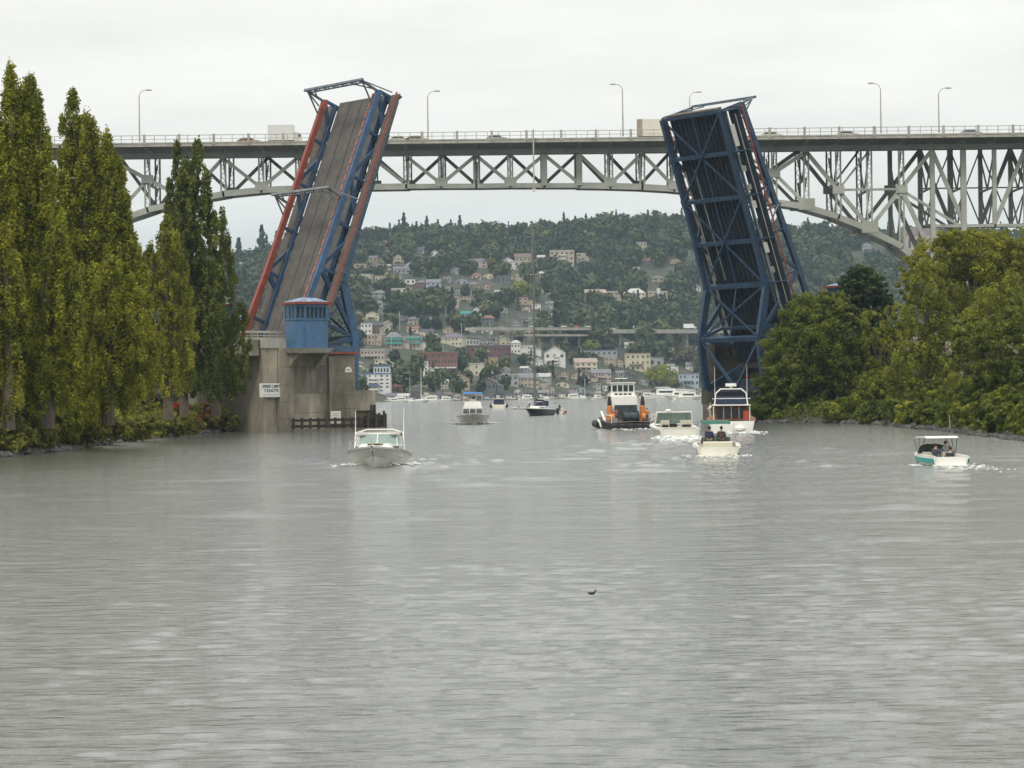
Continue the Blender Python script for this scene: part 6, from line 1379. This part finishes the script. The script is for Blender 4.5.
mb.build('canopy_frame', CHROME, t); wscreen(t, M, .9, 2.3, 1.0, 1.55, .3, aft=.6)
for s in (-1, 1): MB(M).box(-1.5, -.9, s*.6-.32, s*.6+.32, .3, .75).build('seat', VINYL, t)
MB(M).tube((-2.9, -1.42, 0.0), (-2.9, -1.42, .35), .12, .12, 8).build('fender', BLK, t)
person(M @ Vector((-1.45, .55, 1.32)), 88, (.03, .04, .09), (.2, .17, .1), 'person in a navy jacket on the left seat under the green canopy', seated=True, tall=1.12)
person(M @ Vector((-1.45, -.35, 1.32)), 92, (.09, .055, .06), (.08, .07, .07), 'person in a dark maroon jacket on the right seat under the green canopy', seated=True, tall=1.12)
foam('w', [(M @ Vector((-4.1, y, 0))).to_tuple()[:2]+(.7, .6, .12) for y in (-1.2, 0, 1.2)]+[(M @ Vector((-3, s*2.1, 0))).to_tuple()[:2]+(.9, .5, .1) for s in (-1, 1)], 'white wash round the stern of the small cream boat', M)

# 11 runabout with three people, right
t, M = boat(936, 466, 99, 'small white and teal runabout with a white bimini near the right bank')
R_ = hull(t, 5.6, 2.5, .65, .9, WHITE, cockpit=.62, rub=WHITE)
mb = MB(M)
for s in (-1, 1):
    pts = [R_[i][0 if s == 1 else -1]+Vector((0, s*.02, -.24)) for i in range(0, 12)]
    for a, b in zip(pts[:-1], pts[1:]): mb.bar(a, b, .05, .26)
mb.build('teal_stripe', TEAL, t)
MB(M).prism([(1.2, -1.05, 1.72), (.6, -1.05, 1.86), (-.9, -1.05, 1.90), (-1.3, -1.05, 1.78), (-.9, -1.05, 1.82), (.6, -1.05, 1.78)], (0, 2.1, 0)).build('bimini', WHITE, t)
for s in (-1, 1): MB(M).tube((-.2, s*1.2, .6), (1.1, s*1.03, 1.74), .02).tube((-.2, s*1.2, .6), (-1.1, s*1.03, 1.84), .02).tube((-.2, s*1.2, .6), (.1, s*1.03, 1.86), .02).build('bimini_frame', BLK, t); wscreen(t, M, 1.0, 2.0, .85, 1.35, .3, aft=.5, frame=BLK)
MB(M).box(-2.7, -1.9, -.9, .9, .2, .62).build('engine_cover', VINYL, t); MB(M).box(-3.2, -2.8, -1.1, 1.1, .06, .14).build('swim_platform', WHITE, t)
for s in (-1, 1): MB(M).box(-.4, .1, s*.6-.28, s*.6+.28, .2, .9).build('seat', VINYL, t)
person(M @ Vector((-2.1, .72, .62)), 60, (.04, .05, .08), (.10, .11, .13), 'person in dark clothes with long dark hair sitting left on the teal runabout', seated=True)
person(M @ Vector((-2.35, -.12, .30)), 106, (.03, .035, .045), (.04, .04, .05), 'person in a black vest sitting at the stern centre of the teal runabout', seated=True, tall=1.15)
person(M @ Vector((-.25, -.55, .72)), 106, (.25, .28, .33), (.1, .1, .12), 'person in a pale grey top steering under the white bimini', seated=True)
foam('w', [(M @ Vector((-3.5, y, 0))).to_tuple()[:2]+(.8, .5, .1) for y in (-.9, 0, .9)]+[(M @ Vector((-.5, s*1.6, 0))).to_tuple()[:2]+(.9, .5, .08) for s in (-1, 1)], 'white wash round the teal runabout', M)

# duck on the water
p = onw(592, 594.5, .10); t = thing('duck', tuple(p), 0, 'single dark duck swimming on the open water', 'duck'); M = Matrix.Translation(p) @ Matrix.Scale(.5, 4)
J = [(Vector((0, 0, .04)), .075), (Vector((-.14, 0, .06)), .05), (Vector((-.22, 0, .10)), .02), (Vector((.10, 0, .06)), .06), (Vector((.15, 0, .15)), .028), (Vector((.17, 0, .21)), .034), (Vector((.23, 0, .20)), .012)]
skinned('body', J, [(0, 1), (1, 2), (0, 3), (3, 4), (4, 5), (5, 6)], mat('duck_feathers', (.02, .017, .014), .8, 0, .3, 20), t, M)

# ------------------------------------------------------------------ houseboats and moored boats on the far shore
def shore_py(px): return 401.8-(px-380)*.0165
FARN = [('the white waterfront block', 373, 390), ('the flybridge cruiser', 474, 400), ('the dark cabined boat', 499, 400), ('the tall mast', 535, 395), ('the tug wheelhouse', 625, 390), ('the olive willow', 662, 388), ('the right pier', 695, 392), ('the tan cottage', 461, 388), ('the two shore trees', 420, 392), ('the arched canopy boat', 560, 398)]
def near_lbl(px, adj, noun):
    n, ax, _ = min(FARN, key=lambda q: abs(q[1]-px)); d = px-ax
    return f"{adj} {noun} on the shore {'behind' if abs(d) < 5 else ('right of' if d > 0 else 'left of')} {n}"
def houseboat(px, w_, h_, wall, roof, rk, label):
    py = shore_py(px)+.1; g = onw(px, py); k = g.y/F; W, H, D = w_*k*.95, h_*k, 8; p = Vector((g.x, g.y+D/2, 0)); M = Matrix.Translation(p)
    t = thing('houseboat', tuple(p), 0, label, 'houseboat'); MB(M).box(-W/2-.6, W/2+.6, -D/2-1, D/2, -.3, .5).build('float', mat('float_deck', (.12, .10, .08), .9), t)
    hw = H*.68; mb = MB(M).box(-W/2, W/2, -D/2, D/2, .5, hw)
    mb.build('wall', wm(wall), t); mb = MB(M)
    if rk == 'flat': mb.box(-W/2-.3, W/2+.3, -D/2-.6, D/2, hw, hw+.4).box(-W*.2, W*.25, -1, D/2-.5, hw+.4, H)
    elif rk == 'gable': mb.prism([(-W/2-.5, -D/2-.5, hw), (W/2+.5, -D/2-.5, hw), (0, -D/2-.5, H)], (0, D+.6, 0))
    else: mb.prism([(-W/2-.4, -D/2-.5, hw), (-W/2-.4, D/2+.2, hw), (-W/2-.4, 0, H)], (W+.8, 0, 0))
    mb.build('roof', rm(roof), t)
    for i in range(max(2, int(W/3.4))):
        x = -W/2+W*(i+.5)/max(2, int(W/3.4)); MB(M).box(x-.7, x+.7, -D/2-.06, -D/2+.1, 1.2, min(hw-.5, 3.2)).build('window', WDK if i % 3 else TRIMW, t)
    return t
seen = set(); px = 386.
while px < 706:
    w_ = rnd.uniform(7, 14); h_ = rnd.uniform(6, 10.5)
    for _ in range(40):
        wl = rnd.choice(['grey', 'pale blue', 'brown', 'beige', 'white', 'dark grey', 'cream', 'tan', 'grey', 'pale green']); rf_ = rnd.choice(['grey', 'dark', 'pale', 'brown', 'purple-grey']); rk = rnd.choice(['gable', 'side', 'flat'])
        lb = near_lbl(px, f"{wl} {'steep' if rk == 'gable' else 'flat' if rk == 'flat' else 'long'} {rf_}-roofed", 'houseboat')
        if lb not in seen: break
    seen.add(lb); houseboat(px+w_/2, w_, h_, wl, rf_, rk, lb); px += w_+rnd.uniform(-.5, 2.0)
def moored(px, L, kind, label, dy=1.1, hullm=WHITE, rz=None, mast=9):
    py = shore_py(px)+dy; rz = rnd.choice([15, 165, 200, 340, 60, 120]) if rz is None else rz
    t, M = boat(px, py, rz, label, 'boat' if kind != 'sail' else 'sailboat', 'moored_motor_boat' if kind != 'sail' else 'moored_sailboat')
    hull(t, L, L*.32, L*.09, L*.13, hullm)
    if kind == 'sail':
        rounded(MB(M), -L*.2, L*.18, L*.09, L*.09, L*.15, .5, .1).build('coachroof', WHITE, t); MB(M).tube((L*.06, 0, .5), (L*.06, 0, mast), .16, .1, 6).build('mast', CHROME if rnd.random() < .6 else CREAM, t); MB(M).tube((L*.05, 0, 1.9), (-L*.35, 0, 1.9), .2, .15, 6).build('boom', NAVY if rnd.random() < .5 else WHITE, t)
    else:
        rounded(MB(M), -L*.3, L*.22, L*.13, L*.09, L*.26, .8, .1).build('cabin', WHITE, t); MB(M).box(-L*.26, L*.12, -L*.128, L*.128, L*.15, L*.2).build('window_band', WIN, t); MB(M).box(-L*.32, L*.05, -L*.12, L*.12, L*.28, L*.3).build('hardtop', WHITE, t)
        mb = MB(M)
        for s in (-1, 1): mb.tube((-L*.28, s*L*.11, L*.25), (-L*.28, s*L*.11, L*.28), .06)
        mb.build('hardtop_post', CHROME, t)
MB_ = [(668, 22, 'm', 'long white tour boat moored left of the oval roofed white boat', 1.3, 8), (679, 17, 'm', 'white motor yacht moored between the olive willow and the right pier', 2.6, 172), (689, 15, 'm', 'white motor boat moored nearest the right pier', 3.4, 20), (420, 11, 'sail', 'sailboat with a yellowish mast moored by the two shore trees', 1.4, 20), (411, 9, 'sail', 'small sailboat moored left of the yellowish mast', 1.2, 160),
       (402, 11, 'm', 'white motor boat moored just right of the white waterfront block', .8, 10), (430, 12, 'm', 'white cabin cruiser moored right of the yellowish mast', .9, 170), (447, 10, 'm', 'small white boat moored left of the flybridge cruiser', .7, 15), (393, 9, 'm', 'small white boat moored below the white waterfront block', .8, 190), (528, 11, 'm', 'white boat moored left of the tall mast', .7, 20), (547, 10, 'sail', 'thin-masted sailboat moored right of the tall mast', 1.0, 10),
       (572, 12, 'm', 'white boat moored beyond the arched canopy boat', .8, 175), (584, 10, 'sail', 'white-masted sailboat moored left of the tug', .8, 0), (599, 9, 'm', 'little white boat moored left of the tug wheelhouse', .8, 30), (694, 12, 'sail', 'sailboat moored against the right pier', 1.5, 15), (685, 10, 'sail', 'small sailboat moored behind the white motor yachts', .9, 200), (649, 12, 'm', 'white boat moored right of the tug wheelhouse', .8, 10)]
for px, L, kd, lb, dy, rz in MB_: moored(px, L, kd, lb, dy, rz=rz, mast=17 if px == 420 else rnd.uniform(9, 14))
